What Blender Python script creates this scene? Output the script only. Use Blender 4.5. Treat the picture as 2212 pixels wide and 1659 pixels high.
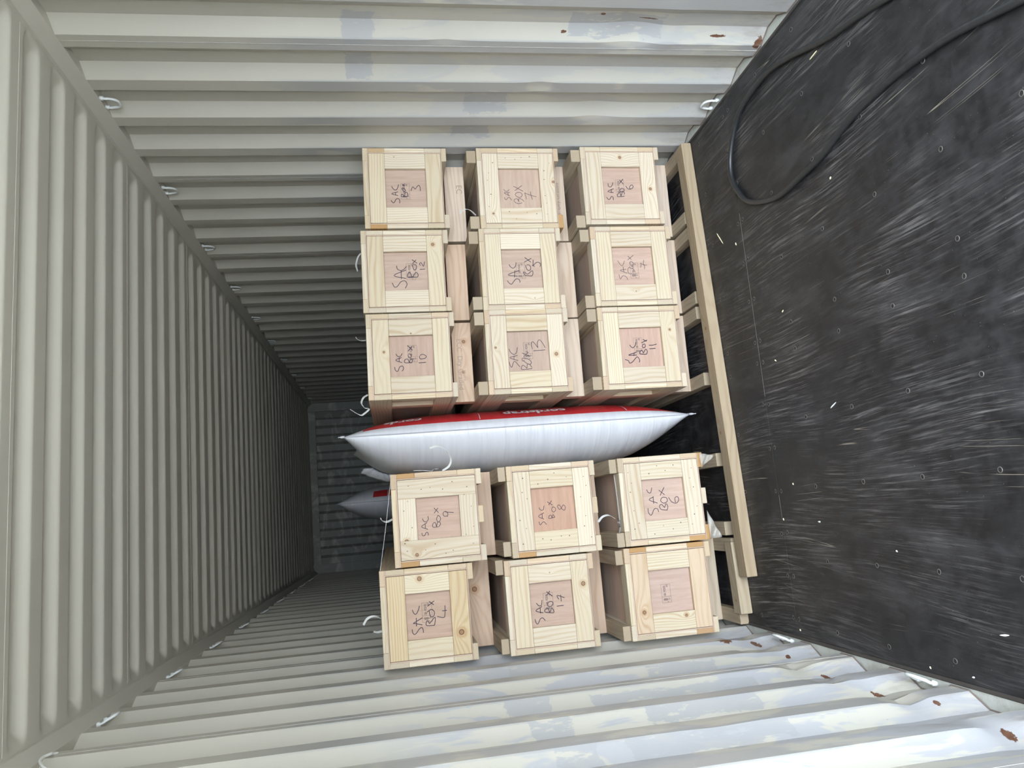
import bpy, math, random
from mathutils import Matrix, Vector
random.seed(7)
for o in list(bpy.data.objects):
    bpy.data.objects.remove(o, do_unlink=True)
SC = bpy.context.scene
COL = SC.collection

# ---------------------------------------------------------------- camera
cam_data = bpy.data.cameras.new('camera')
cam_data.sensor_fit = 'HORIZONTAL'
cam_data.sensor_width = 36.0
cam_data.lens = 1651.4 / 2212.0 * 36.0
cam_data.clip_start = 0.02
cam_data.clip_end = 200
cam = bpy.data.objects.new('camera', cam_data)
COL.objects.link(cam)
CAMR = [[-0.08419, 0.982652, -0.165251], [-0.150347, -0.176468, -0.972756], [-0.985042, -0.057051, 0.162596]]
CAMP = [-0.57793, -0.5957, 1.55954]
cam.matrix_world = Matrix([[CAMR[0][0], CAMR[0][1], CAMR[0][2], CAMP[0]],
                           [CAMR[1][0], CAMR[1][1], CAMR[1][2], CAMP[1]],
                           [CAMR[2][0], CAMR[2][1], CAMR[2][2], CAMP[2]],
                           [0, 0, 0, 1]])
SC.camera = cam

# ---------------------------------------------------------------- sky, daylight through the open doors, exposure
DOOR_Y, BACK_Y = -1.56, 10.47
world = bpy.data.worlds.new('overcast_sky')
SC.world = world
world.use_nodes = True
bg = world.node_tree.nodes['Background']
# standard overcast sky: zenith three times as bright as the horizon
wn, wl = world.node_tree.nodes, world.node_tree.links
wtc = wn.new('ShaderNodeTexCoord'); wsep = wn.new('ShaderNodeSeparateXYZ')
wl.new(wtc.outputs['Generated'], wsep.inputs[0])
wmr = wn.new('ShaderNodeMapRange')
wl.new(wsep.outputs['Z'], wmr.inputs[0])
wmr.inputs[1].default_value, wmr.inputs[2].default_value = 0.0, 1.0
wmr.inputs[3].default_value, wmr.inputs[4].default_value = 1.0, 3.0
bg.inputs['Color'].default_value = (0.815, 0.915, 1.05, 1)
wl.new(wmr.outputs[0], bg.inputs['Strength'])
pl = bpy.data.lights.new('door_portal', 'AREA')
pl.shape = 'RECTANGLE'
pl.size, pl.size_y = 2.3, 2.6
pl.cycles.is_portal = True
po = bpy.data.objects.new('door_portal', pl)
COL.objects.link(po)
po.location = (0, DOOR_Y, 1.32)
po.rotation_euler = (math.radians(90), 0, 0)
SC.view_settings.view_transform = 'Standard'
SC.view_settings.look = 'None'
SC.view_settings.gamma = 1.0
SC.view_settings.use_curve_mapping = False
SC.view_settings.exposure = 3.95

# ---------------------------------------------------------------- measured layout (metres)
DATA = {
  '3': {"x":0.9606,"w":0.4002,"z0":1.2382,"h":0.3716,"y":2.815,"strokes":[[[-0.0523,0.2471],[-0.0652,0.2387],[-0.0633,0.2322],[-0.0498,0.2251],[-0.0441,0.2165],[-0.0482,0.2086],[-0.058,0.2064],[-0.0677,0.2079]],[[-0.0295,0.2138],[-0.0202,0.2425],[-0.0109,0.2128]],[[-0.0147,0.2248],[-0.0284,0.2238]],[[0.017,0.2413],[0.0071,0.2364],[-0.0009,0.2277],[0.0009,0.2185],[0.0126,0.2123],[0.0263,0.2087]],[[-0.0362,0.1713],[-0.0347,0.1968],[-0.0269,0.1982],[-0.0231,0.1924],[-0.033,0.1839]],[[-0.033,0.1839],[-0.0155,0.1792],[-0.0136,0.1726],[-0.0196,0.1684],[-0.0362,0.1685]],[[-0.0115,0.1826],[-0.0015,0.1911],[0.0083,0.1933],[0.0042,0.1816],[-0.0057,0.1777],[-0.0115,0.1826]],[[0.028,0.1921],[0.018,0.1799]],[[0.0181,0.19],[0.0298,0.1801]],[[-0.0061,0.1511],[0.0095,0.1464],[0.0134,0.1397],[0.0034,0.1321],[0.015,0.1221],[0.0218,0.1134],[0.0129,0.1084],[-0.0069,0.1078]]],"stamp":[-0.0089,0.1783]},
  '12': {"x":0.5546,"w":0.3929,"z0":1.2585,"h":0.3798,"y":2.815,"strokes":[[[-0.0508,0.2446],[-0.0703,0.2353],[-0.0681,0.2221],[-0.0468,0.2051],[-0.0419,0.1865],[-0.0588,0.177],[-0.0777,0.186]],[[-0.0311,0.1805],[-0.0154,0.2347],[0.0103,0.178]],[[0.0083,0.2018],[-0.0331,0.2017]],[[0.0311,0.2215],[0.0144,0.2172],[0.0083,0.2018],[0.0134,0.1884],[0.0269,0.177]],[[-0.0247,0.1274],[-0.026,0.1697],[-0.0121,0.1715],[-0.0013,0.1629],[-0.0267,0.1513]],[[-0.0267,0.1513],[-0.0024,0.1339],[-0.0138,0.1241],[-0.0264,0.1275]],[[0.0314,0.1477],[0.009,0.1412],[0.0169,0.1301],[0.0337,0.1317],[0.0342,0.1475]],[[0.0593,0.1486],[0.0418,0.1259]],[[0.0398,0.1472],[0.0587,0.1301]],[[0.012,0.1145],[0.0128,0.0906]],[[0.0302,0.1107],[0.0387,0.1155],[0.044,0.1072],[0.027,0.0976],[0.049,0.0909]]],"stamp":[0.0013,0.1564]},
  '10': {"x":0.154,"w":0.3954,"z0":1.2578,"h":0.3782,"y":2.815,"strokes":[[[-0.0461,0.258],[-0.0622,0.2538],[-0.0654,0.2437],[-0.0474,0.235],[-0.0428,0.2219],[-0.0563,0.2175],[-0.0664,0.2258]],[[-0.0268,0.2235],[-0.0148,0.251],[-0.0029,0.2246]],[[-0.0023,0.2349],[-0.0235,0.2361]],[[0.0144,0.2493],[0.0034,0.2423],[0.0027,0.2294],[0.0156,0.2209]],[[-0.0292,0.1798],[-0.0275,0.2106],[-0.0143,0.2098],[-0.0123,0.1968],[-0.0286,0.1901]],[[-0.0286,0.1901],[-0.0104,0.1838],[-0.0187,0.1765],[-0.0292,0.1798]],[[0.0089,0.1955],[-0.0046,0.1912],[-0.0025,0.1807],[0.0109,0.1825],[0.0114,0.1928]],[[0.0516,0.1955],[0.0291,0.1736]],[[0.0248,0.1945],[0.0479,0.175]],[[-0.0309,0.1488],[-0.03,0.1151]],[[0.0009,0.1442],[-0.0127,0.1399],[-0.0111,0.119],[-0.0008,0.1131],[0.0081,0.1282],[0.0034,0.1415]]],"stamp":[0.0126,0.1742]},
  '7': {"x":0.9524,"w":0.4085,"z0":0.6901,"h":0.3802,"y":2.815,"strokes":[[[-0.0387,0.2536],[-0.0467,0.2533],[-0.0518,0.247],[-0.0469,0.2409],[-0.039,0.2345],[-0.0452,0.2254],[-0.0553,0.2206]],[[-0.0322,0.2272],[-0.0167,0.2546],[-0.0152,0.2258]],[[-0.017,0.2364],[-0.031,0.2348]],[[0.0014,0.255],[-0.0067,0.249],[-0.0089,0.2415],[-0.006,0.2336],[0.0009,0.2292]],[[-0.0683,0.169],[-0.0719,0.1875],[-0.0677,0.2006],[-0.0575,0.2083],[-0.0496,0.2048],[-0.0478,0.1931],[-0.062,0.1847]],[[-0.062,0.1847],[-0.0499,0.1866],[-0.0471,0.1777],[-0.0523,0.1666],[-0.0625,0.1608]],[[-0.0236,0.2006],[-0.0158,0.1922],[-0.015,0.1768],[-0.0222,0.1678],[-0.0342,0.1689],[-0.0401,0.179],[-0.0379,0.1903],[-0.0297,0.1992],[-0.0236,0.2006]],[[0.0177,0.2066],[-0.0083,0.1608]],[[-0.0056,0.201],[0.021,0.164]],[[-0.0497,0.1471],[-0.0346,0.1487],[-0.0174,0.1539]],[[-0.0174,0.1539],[-0.029,0.126],[-0.0376,0.0977]],[[-0.0109,0.1244],[-0.0331,0.1225],[-0.0523,0.1175]]],"stamp":None},
  '5': {"x":0.5475,"w":0.3994,"z0":0.7179,"h":0.372,"y":2.815,"strokes":[[[-0.0523,0.2473],[-0.0623,0.2412],[-0.0708,0.2298],[-0.0613,0.2203],[-0.0475,0.2086],[-0.0443,0.1979],[-0.0499,0.1896],[-0.0572,0.1868],[-0.0634,0.189]],[[-0.0318,0.1968],[-0.0239,0.2415],[-0.0026,0.1855]],[[-0.0027,0.2074],[-0.0366,0.2112]],[[0.027,0.2337],[0.016,0.2276],[0.0084,0.2178],[0.0117,0.2088],[0.0223,0.2017],[0.0366,0.1996]],[[-0.0295,0.1598],[-0.0167,0.1657],[-0.0113,0.167],[-0.0133,0.1601],[-0.0219,0.1468],[-0.0064,0.1261],[-0.0129,0.1214],[-0.0254,0.1234],[-0.0324,0.1285]],[[-0.0324,0.1285],[-0.0286,0.1597]],[[0.0225,0.1534],[0.0062,0.1514],[-0.004,0.1435],[-0.0016,0.1336],[0.0091,0.13],[0.0219,0.1359],[0.0232,0.1481]],[[0.0605,0.1554],[0.0361,0.1276]],[[0.0371,0.1592],[0.0559,0.124]],[[0.0484,0.1159],[0.0195,0.1185]],[[0.0179,0.1239],[0.0195,0.1185],[0.0138,0.1102]],[[0.0177,0.1186],[0.0317,0.105],[0.0359,0.094],[0.031,0.0839],[0.0219,0.0812],[0.0139,0.0854]]],"stamp":[-0.0063,0.1798]},
  '13': {"x":0.1488,"w":0.3976,"z0":0.7208,"h":0.3744,"y":2.815,"strokes":[[[-0.045,0.2695],[-0.0619,0.2654],[-0.0715,0.2588],[-0.057,0.253],[-0.0453,0.2465],[-0.0467,0.2383],[-0.0602,0.2284],[-0.0708,0.2201]],[[-0.0408,0.2267],[-0.0258,0.2641],[-0.0166,0.2283]],[[-0.0167,0.244],[-0.037,0.2458]],[[0.0161,0.2661],[0.0009,0.26],[-0.0089,0.2498],[-0.0103,0.2407],[-0.0006,0.2306],[0.0224,0.2259]],[[-0.0814,0.1628],[-0.0834,0.2111],[-0.0686,0.2107],[-0.0644,0.2029],[-0.0791,0.1876]],[[-0.0791,0.1876],[-0.0608,0.1841],[-0.0603,0.1748],[-0.0758,0.1633]],[[-0.0468,0.2014],[-0.0372,0.2079],[-0.03,0.2036],[-0.0307,0.1907],[-0.039,0.1729],[-0.0506,0.1647],[-0.0597,0.1692],[-0.0591,0.1803],[-0.0491,0.1942],[-0.0385,0.2007]],[[-0.0057,0.2052],[-0.0226,0.1677]],[[-0.0237,0.1994],[-0.0026,0.1752]],[[0.0027,0.1506],[0.0054,0.0943]],[[0.0123,0.1544],[0.0312,0.1592],[0.0442,0.1561],[0.0438,0.1469],[0.0175,0.1287]],[[0.0175,0.1287],[0.041,0.1294],[0.0546,0.1197],[0.0437,0.1076],[0.0157,0.0934]]],"stamp":[0.0039,0.1766]},
  '6': {"x":0.9572,"w":0.403,"z0":0.176,"h":0.3788,"y":2.815,"strokes":[[[-0.0533,0.2585],[-0.0654,0.2511],[-0.0626,0.242],[-0.0507,0.2349],[-0.0539,0.2264],[-0.0689,0.2252]],[[-0.03,0.2209],[-0.0235,0.2495],[-0.009,0.2186]],[[-0.0118,0.2306],[-0.031,0.2327]],[[0.0185,0.2449],[0.0034,0.2436],[0.0002,0.2322],[0.0151,0.2218],[0.0241,0.2208]],[[-0.049,0.1672],[-0.0514,0.1998],[-0.0394,0.2014],[-0.0306,0.1886],[-0.0487,0.1848]],[[-0.0487,0.1848],[-0.0248,0.1733],[-0.037,0.164]],[[-0.0185,0.1902],[-0.0067,0.1771],[-0.0129,0.166],[-0.0219,0.1671],[-0.0247,0.1821],[-0.0185,0.1902]],[[0.0357,0.1842],[0.0142,0.1659]],[[0.0176,0.1862],[0.0414,0.1658]],[[0.005,0.1552],[-0.0102,0.1451],[-0.0105,0.1274],[0.0014,0.1171],[0.0106,0.1249],[-0.0013,0.1364],[-0.0104,0.1333]]],"stamp":[-0.0018,0.1855]},
  '7b': {"x":0.5441,"w":0.3987,"z0":0.1633,"h":0.3842,"y":2.815,"strokes":[[[-0.0376,0.2529],[-0.0532,0.251],[-0.0598,0.2462],[-0.0482,0.2376],[-0.0449,0.2281],[-0.0526,0.2162],[-0.0656,0.2112]],[[-0.0327,0.2102],[-0.0177,0.2443],[-0.0123,0.2144]],[[0.0011,0.2284],[-0.0266,0.227]],[[0.0313,0.2525],[0.0126,0.2418],[0.0058,0.2334],[0.0139,0.2261],[0.0302,0.2187]],[[-0.0379,0.1649],[-0.0359,0.1978],[-0.0255,0.2058],[-0.009,0.2039],[-0.0028,0.1958],[-0.0105,0.1875]],[[-0.0105,0.1875],[-0.0117,0.1785],[-0.0286,0.1694]],[[0.0238,0.1928],[0.0089,0.189],[0.0031,0.1804],[0.0159,0.1753],[0.0263,0.1833],[0.022,0.193]],[[0.0546,0.1994],[0.0364,0.1821]],[[0.0352,0.2016],[0.0583,0.1704]],[[-0.0056,0.1409],[0.0035,0.137],[0.0174,0.1382]],[[0.0174,0.1382],[0.0086,0.1244],[0.0062,0.1071]],[[0.0326,0.1198],[0.0142,0.1238],[-0.0008,0.1191],[-0.0127,0.1223]]],"stamp":[-0.0196,0.1735]},
  '11': {"x":0.1392,"w":0.398,"z0":0.1662,"h":0.3877,"y":2.815,"strokes":[[[-0.0537,0.2661],[-0.0607,0.2507],[-0.0724,0.2449],[-0.0662,0.2298],[-0.0511,0.2154],[-0.0437,0.2038],[-0.0592,0.1947],[-0.0697,0.1978]],[[-0.0348,0.2063],[-0.0335,0.2467],[-0.0198,0.2046]],[[-0.0244,0.2186],[-0.0384,0.2212]],[[0.0165,0.2365],[0.0064,0.2304],[0.0015,0.222],[0.009,0.2121],[0.0194,0.2064],[0.03,0.2051]],[[-0.0312,0.1897],[-0.0223,0.1904],[-0.0113,0.1801],[-0.0259,0.1728]],[[-0.0259,0.1728],[-0.0079,0.1598],[-0.0171,0.1527],[-0.0294,0.156],[-0.0326,0.1627],[-0.0303,0.1896]],[[0.009,0.1759],[-0.0003,0.1697],[0.0046,0.1601],[0.0153,0.1606],[0.0175,0.1677],[0.0107,0.1748]],[[0.0407,0.1686],[0.0309,0.1515]],[[0.0242,0.1777],[0.037,0.1472]],[[0.0117,0.1411],[0.0108,0.1248],[0.0151,0.1024]],[[-0.0062,0.1405],[-0.0051,0.1103]]],"stamp":[0.0098,0.1943]},
  '9': {"x":-0.5715,"w":0.3887,"z0":1.1998,"h":0.3647,"y":2.705,"strokes":[[[-0.0581,0.2453],[-0.0695,0.2432],[-0.0714,0.2348],[-0.0597,0.2273],[-0.0604,0.22],[-0.0716,0.219]],[[-0.0464,0.219],[-0.033,0.2448],[-0.0182,0.22]],[[-0.0203,0.2287],[-0.0428,0.229]],[[0.0002,0.2387],[-0.0114,0.2338],[-0.0141,0.2226],[-0.0046,0.2146],[0.0095,0.2154]],[[-0.0392,0.1731],[-0.0389,0.1958],[-0.0259,0.1966],[-0.0211,0.1861],[-0.0384,0.1816]],[[-0.0384,0.1816],[-0.0193,0.1745],[-0.0259,0.1636],[-0.0393,0.1714]],[[0.0088,0.1726],[-0.0076,0.1795],[-0.0196,0.1717],[-0.0091,0.1624],[0.0024,0.1645],[0.0088,0.1726]],[[0.0412,0.1876],[0.0198,0.169]],[[0.0185,0.188],[0.0398,0.1705]],[[0.0026,0.133],[0.0038,0.1472],[0.0181,0.1491],[0.0217,0.1374],[0.0108,0.1295],[-0.0002,0.1332]],[[0.0202,0.1404],[0.0155,0.1045]]],"stamp":None},
  '8': {"x":-0.5758,"w":0.3919,"z0":0.695,"h":0.3724,"y":2.705,"strokes":[[[-0.0509,0.2432],[-0.0651,0.2388],[-0.0576,0.2296],[-0.0529,0.2206],[-0.0659,0.2104]],[[-0.0419,0.2196],[-0.0278,0.2428],[-0.0145,0.217]],[[-0.0165,0.2258],[-0.0385,0.2267]],[[0.0094,0.2377],[-0.0023,0.2302],[-0.0005,0.2186],[0.0158,0.2142]],[[-0.0378,0.1705],[-0.0411,0.1966],[-0.0301,0.1956],[-0.0281,0.1868],[-0.0394,0.1833]],[[-0.0394,0.1833],[-0.026,0.178],[-0.0378,0.1705]],[[0.0073,0.1777],[-0.0063,0.1819],[-0.0153,0.1741],[-0.0077,0.1647],[0.0036,0.1665],[0.0072,0.1766]],[[0.0312,0.1984],[0.0155,0.1769]],[[0.017,0.194],[0.0351,0.1779]],[[-0.0034,0.1499],[0.0081,0.1546],[0.013,0.1455],[-0.0046,0.1356],[-0.011,0.1247],[0.0026,0.1205],[0.0116,0.1283],[-0.0041,0.1414],[-0.0045,0.15]]],"stamp":None},
  '6b': {"x":-0.5747,"w":0.3872,"z0":0.1886,"h":0.376,"y":2.705,"strokes":[[[-0.0352,0.2516],[-0.0551,0.2509],[-0.0673,0.2404],[-0.0512,0.2295],[-0.0405,0.2222],[-0.0417,0.2074],[-0.0561,0.2043]],[[-0.0164,0.2043],[0.0009,0.2413],[0.0133,0.2188]],[[0.0107,0.2221],[-0.0177,0.2225]],[[0.047,0.2478],[0.0352,0.2432],[0.0314,0.2316],[0.0536,0.223]],[[-0.051,0.1634],[-0.046,0.1899],[-0.0312,0.1971],[-0.0235,0.1871],[-0.0388,0.1739]],[[-0.0388,0.1739],[-0.0224,0.1659],[-0.0344,0.1583],[-0.051,0.1634]],[[0.0048,0.1837],[-0.0091,0.1884],[-0.0188,0.1745],[-0.0116,0.1585],[0.0028,0.1597],[0.0069,0.1743],[0.0048,0.1837]],[[0.0397,0.1915],[0.0177,0.167]],[[0.0166,0.1882],[0.0509,0.1659]],[[0.0049,0.1504],[-0.0161,0.1379],[-0.0234,0.1176],[-0.0103,0.1038],[0.0044,0.108],[-0.0003,0.1208],[-0.0204,0.1202]]],"stamp":None},
  '4': {"x":-0.9676,"w":0.3923,"z0":1.2657,"h":0.3666,"y":2.705,"strokes":[[[-0.0508,0.2444],[-0.0626,0.2434],[-0.0715,0.238],[-0.0691,0.2292],[-0.0538,0.2161],[-0.0473,0.2053],[-0.0555,0.1998],[-0.069,0.199]],[[-0.0377,0.2013],[-0.0288,0.2301],[-0.0272,0.2369],[-0.0093,0.1994]],[[-0.0075,0.2244],[-0.041,0.2257]],[[0.0268,0.2387],[0.0137,0.2344],[0.008,0.2278],[0.0123,0.2206],[0.0267,0.2127],[0.0398,0.2084]],[[-0.0438,0.1513],[-0.0422,0.1825],[-0.0318,0.1853],[-0.0223,0.1794],[-0.0357,0.1716]],[[-0.0357,0.1716],[-0.0128,0.1492],[-0.0223,0.1464],[-0.0438,0.1513]],[[0.0114,0.179],[0.0156,0.17],[-0.0016,0.1676],[-0.01,0.1595],[-0.0033,0.1503],[0.0118,0.1493],[0.0204,0.1592],[0.0173,0.1699]],[[0.0535,0.1675],[0.0389,0.1492]],[[0.0348,0.1757],[0.054,0.1465]],[[-0.0106,0.1377],[-0.0167,0.1111],[-0.0046,0.105],[0.0308,0.1025]],[[0.01,0.1153],[0.0106,0.096]]],"stamp":[0.0111,0.1786]},
  '17': {"x":-0.9731,"w":0.3889,"z0":0.7426,"h":0.3666,"y":2.705,"strokes":[[[-0.0584,0.2495],[-0.0747,0.2455],[-0.0781,0.2374],[-0.0607,0.2275],[-0.0566,0.2159],[-0.0682,0.2058]],[[-0.0359,0.2112],[-0.0248,0.2426],[-0.0091,0.2143]],[[-0.0135,0.2231],[-0.0373,0.2236]],[[0.0066,0.238],[-0.005,0.2279],[-0.0035,0.2166],[0.0173,0.2119]],[[-0.0405,0.1668],[-0.0341,0.2027],[-0.0236,0.2017],[-0.0195,0.1901],[-0.0388,0.1835]],[[-0.0388,0.1835],[-0.0212,0.1734],[-0.0327,0.165],[-0.0405,0.1668]],[[0.0042,0.1878],[-0.009,0.1891],[-0.013,0.1754],[-0.0007,0.1658],[0.0081,0.1734],[0.0042,0.1878]],[[0.0498,0.1892],[0.0287,0.1658]],[[0.0339,0.1907],[0.051,0.175]],[[-0.0145,0.1503],[-0.0143,0.1204]],[[0.0127,0.1392],[0.0293,0.1444],[0.0171,0.1133]],[[0.0304,0.129],[0.0036,0.1288]]],"stamp":[0.0055,0.1848]},
  'blank': {"x":-0.9705,"w":0.3905,"z0":0.2064,"h":0.3726,"y":2.705,"strokes":[],"stamp":[-0.0128,0.1945]},
}
HOSE = [[0.826,1.208],[0.847,1.275],[0.88,1.392],[0.919,1.568],[0.992,1.778],[1.034,1.942],[1.034,2.106],[1.0,2.243],[0.892,2.342],[0.787,2.365],[0.694,2.317],[0.624,2.247],[0.572,2.126],[0.542,1.994],[0.547,1.836],[0.556,1.705],[0.591,1.544],[0.604,1.416],[0.603,1.267],[0.589,1.115],[0.569,1.011],[0.54,0.901],[0.52,0.828],[0.502,0.768]]
SPL = [[[0.629,2.608],[0.546,2.549]],[[0.512,2.433],[0.498,2.43]],[[0.923,1.704],[0.928,1.647]],[[0.465,1.694],[0.473,1.686]],[[-0.059,2.24],[-0.068,2.231]],[[-0.308,1.904],[-0.29,1.86]],[[-0.707,2.097],[-0.708,2.08]],[[-0.798,1.666],[-0.802,1.659]],[[-0.556,2.24],[-0.564,2.236]],[[-1.137,1.596],[-1.143,1.592]],[[-1.135,1.42],[-1.135,1.414]],[[-1.127,2.347],[-1.133,2.342]],[[-1.005,1.292],[-1.0,1.255]],[[0.109,2.134],[0.117,2.121]],[[-0.692,2.354],[-0.703,2.351]]]
STR = {
  's12': [[0.716,3.0,1.643],[0.699,3.0,1.656],[0.677,3.0,1.664],[0.654,3.0,1.668],[0.625,3.0,1.662]],
  's10': [[0.295,3.05,1.642],[0.295,3.05,1.665],[0.302,3.05,1.681],[0.313,3.05,1.69]],
  's10b': [[0.013,2.95,1.644],[-0.0,2.95,1.665],[-0.024,2.95,1.675],[-0.046,2.95,1.663],[-0.054,2.95,1.642],[-0.074,2.95,1.665],[-0.08,2.95,1.68],[-0.067,2.95,1.704],[-0.05,2.95,1.727]],
  's37': [[0.849,2.86,1.163],[0.865,2.86,1.154],[0.872,2.86,1.131],[0.863,2.86,1.11],[0.839,2.86,1.087]],
  'bag': [[-0.273,2.74,1.387],[-0.267,2.74,1.362],[-0.27,2.74,1.339],[-0.288,2.74,1.317],[-0.312,2.74,1.304],[-0.336,2.74,1.3],[-0.358,2.74,1.311],[-0.375,2.74,1.339]],
  'bagl': [[-0.365,2.74,1.463],[-0.367,2.74,1.426],[-0.372,2.74,1.388]],
  'buckle': [[-0.37,2.735,1.382],[-0.37,2.735,1.348]],
  's9': [[-0.553,2.85,1.617],[-0.565,2.85,1.609],[-0.572,2.85,1.589],[-0.563,2.85,1.565]],
  'line': [[-0.77,2.75,1.627],[-0.406,2.75,1.564]],
  's4a': [[-0.996,2.85,1.712],[-0.973,2.85,1.696],[-0.964,2.85,1.673],[-0.968,2.85,1.651],[-0.977,2.85,1.637]],
  's4b': [[-1.027,2.85,1.671],[-1.031,2.85,1.654],[-1.029,2.85,1.636]],
  's6l': [[-0.448,2.774,0.585],[-0.543,2.764,0.585],[-0.651,2.76,0.585]],
  's6b': [[-0.648,2.762,0.59],[-0.68,2.754,0.59]],
  's6t': [[-0.653,2.84,0.643],[-0.632,2.84,0.621],[-0.627,2.84,0.591],[-0.644,2.84,0.563]],
  's6d': [[-0.682,2.759,0.587],[-0.719,2.787,0.587],[-0.749,2.754,0.587]],
  'film': [[-0.629,2.72,0.179],[-0.763,2.72,0.142],[-0.766,2.72,0.182]],
}

# ---------------------------------------------------------------- helpers
def link(o, parent=None):
    COL.objects.link(o)
    if parent is not None:
        o.parent = parent
    return o

def tag(o, label=None, cat=None, group=None, kind=None):
    if label: o['label'] = label
    if cat: o['category'] = cat
    if group: o['group'] = group
    if kind: o['kind'] = kind
    return o

def empty(name, loc=(0, 0, 0), rot=(0, 0, 0), parent=None):
    o = bpy.data.objects.new(name, None)
    o.empty_display_size = 0.1
    o.location = loc
    o.rotation_euler = rot
    return link(o, parent)

def mesh_obj(name, verts, faces, mat, parent=None, smooth=False, angle=None, mats=None, fmat=None):
    me = bpy.data.meshes.new(name)
    me.from_pydata(verts, [], faces)
    if mats:
        for m in mats: me.materials.append(m)
        for i, f in enumerate(me.polygons): f.material_index = fmat[i]
    elif mat: me.materials.append(mat)
    if smooth or angle is not None:
        me.polygons.foreach_set('use_smooth', [True] * len(me.polygons))
        if angle is not None: me.set_sharp_from_angle(angle=angle)
    me.update()
    return link(bpy.data.objects.new(name, me), parent)

_boxes = {}
def box_mesh(l, w, t, mat, bev=0.0015):
    """chamfered board, grain along local x, thickness along local z"""
    key = (round(l, 4), round(w, 4), round(t, 4), mat.name)
    if key in _boxes: return _boxes[key]
    b = min(bev, l * .2, w * .2, t * .2)
    V, idx = [], {}
    for sx in (-1, 1):
        for sy in (-1, 1):
            for sz in (-1, 1):
                for ax in range(3):
                    c = [sx * l / 2, sy * w / 2, sz * t / 2]
                    for a in range(3):
                        if a != ax: c[a] -= (sx, sy, sz)[a] * b
                    idx[(sx, sy, sz, ax)] = len(V); V.append(c)
    F = []
    S = (-1, 1)
    for ax in range(3):
        o1, o2 = (ax + 1) % 3, (ax + 2) % 3
        for s in S:
            def k(a, c):
                q = [0, 0, 0]; q[ax] = s; q[o1] = a; q[o2] = c
                return idx[(q[0], q[1], q[2], ax)]
            f = [k(-1, -1), k(1, -1), k(1, 1), k(-1, 1)]
            F.append(f if s > 0 else f[::-1])
    for ax in range(3):                       # edge chamfers (edge runs along ax)
        o1, o2 = (ax + 1) % 3, (ax + 2) % 3
        for a in S:
            for c in S:
                def k(e, which):
                    q = [0, 0, 0]; q[ax] = e; q[o1] = a; q[o2] = c
                    return idx[(q[0], q[1], q[2], which)]
                f = [k(-1, o1), k(1, o1), k(1, o2), k(-1, o2)]
                F.append(f if a * c < 0 else f[::-1])
    for sx in S:
        for sy in S:
            for sz in S:
                f = [idx[(sx, sy, sz, a)] for a in range(3)]
                F.append(f if sx * sy * sz > 0 else f[::-1])
    me = bpy.data.meshes.new('board')
    me.from_pydata(V, [], F)
    me.materials.append(mat)
    me.update()
    _boxes[key] = me
    return me

AX = {'x': Vector((1, 0, 0)), 'y': Vector((0, 1, 0)), 'z': Vector((0, 0, 1))}
def board(name, parent, lo, hi, grain, thick, mat, color=(1, 1, 1), knots=()):
    """a board filling the box lo..hi (parent space), grain and thickness along the named axes"""
    lo, hi = Vector(lo), Vector(hi)
    d = hi - lo
    g, t = AX[grain], AX[thick]
    y = t.cross(g)
    dim = lambda a: abs(d.dot(a))
    o = bpy.data.objects.new(name, box_mesh(dim(g), dim(y), dim(t), mat))
    M = Matrix((g, y, t)).transposed().to_4x4()
    M.translation = (lo + hi) / 2
    o.matrix_basis = M
    o.color = (*color, 1)
    for i, kn in enumerate(knots[:2]):
        o['k%d' % (i + 1)] = [float(v) for v in kn]
    link(o, parent)
    return o

def catmull(pts, n=6, closed=False):
    P = [Vector(p) for p in pts]
    if len(P) < 3: return P
    out = []
    for i in range(len(P) - 1):
        p0 = P[i - 1] if i > 0 else P[0] * 2 - P[1]
        p1, p2 = P[i], P[i + 1]
        p3 = P[i + 2] if i + 2 < len(P) else P[-1] * 2 - P[-2]
        for k in range(n):
            t = k / n
            out.append(0.5 * ((2 * p1) + (p2 - p0) * t + (2 * p0 - 5 * p1 + 4 * p2 - p3) * t * t + (3 * p1 - p0 - 3 * p2 + p3) * t ** 3))
    out.append(P[-1])
    return out

def tube_geo(pts, r, n=8, V=None, F=None, flat=(1, 1), up=None):
    V = [] if V is None else V
    F = [] if F is None else F
    base = len(V)
    P = [Vector(p) for p in pts]
    nrm = Vector(up) if up else None
    for i, p in enumerate(P):
        a, b = P[max(i - 1, 0)], P[min(i + 1, len(P) - 1)]
        t = (b - a)
        if t.length < 1e-9: t = Vector((1, 0, 0))
        t.normalize()
        if nrm is None: nrm = t.orthogonal().normalized()
        u = (nrm - t * nrm.dot(t))
        if u.length < 1e-6: u = t.orthogonal()
        u.normalize()
        if not up: nrm = u
        w = t.cross(u)
        for k in range(n):
            an = 2 * math.pi * k / n
            V.append(p + (u * math.cos(an) * flat[0] + w * math.sin(an) * flat[1]) * r)
    for i in range(len(P) - 1):
        for k in range(n):
            a = base + i * n + k; b = base + i * n + (k + 1) % n
            F.append([a, b, b + n, a + n])
    F.append([base + k for k in range(n)][::-1])
    e = base + (len(P) - 1) * n
    F.append([e + k for k in range(n)])
    return V, F

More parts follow.
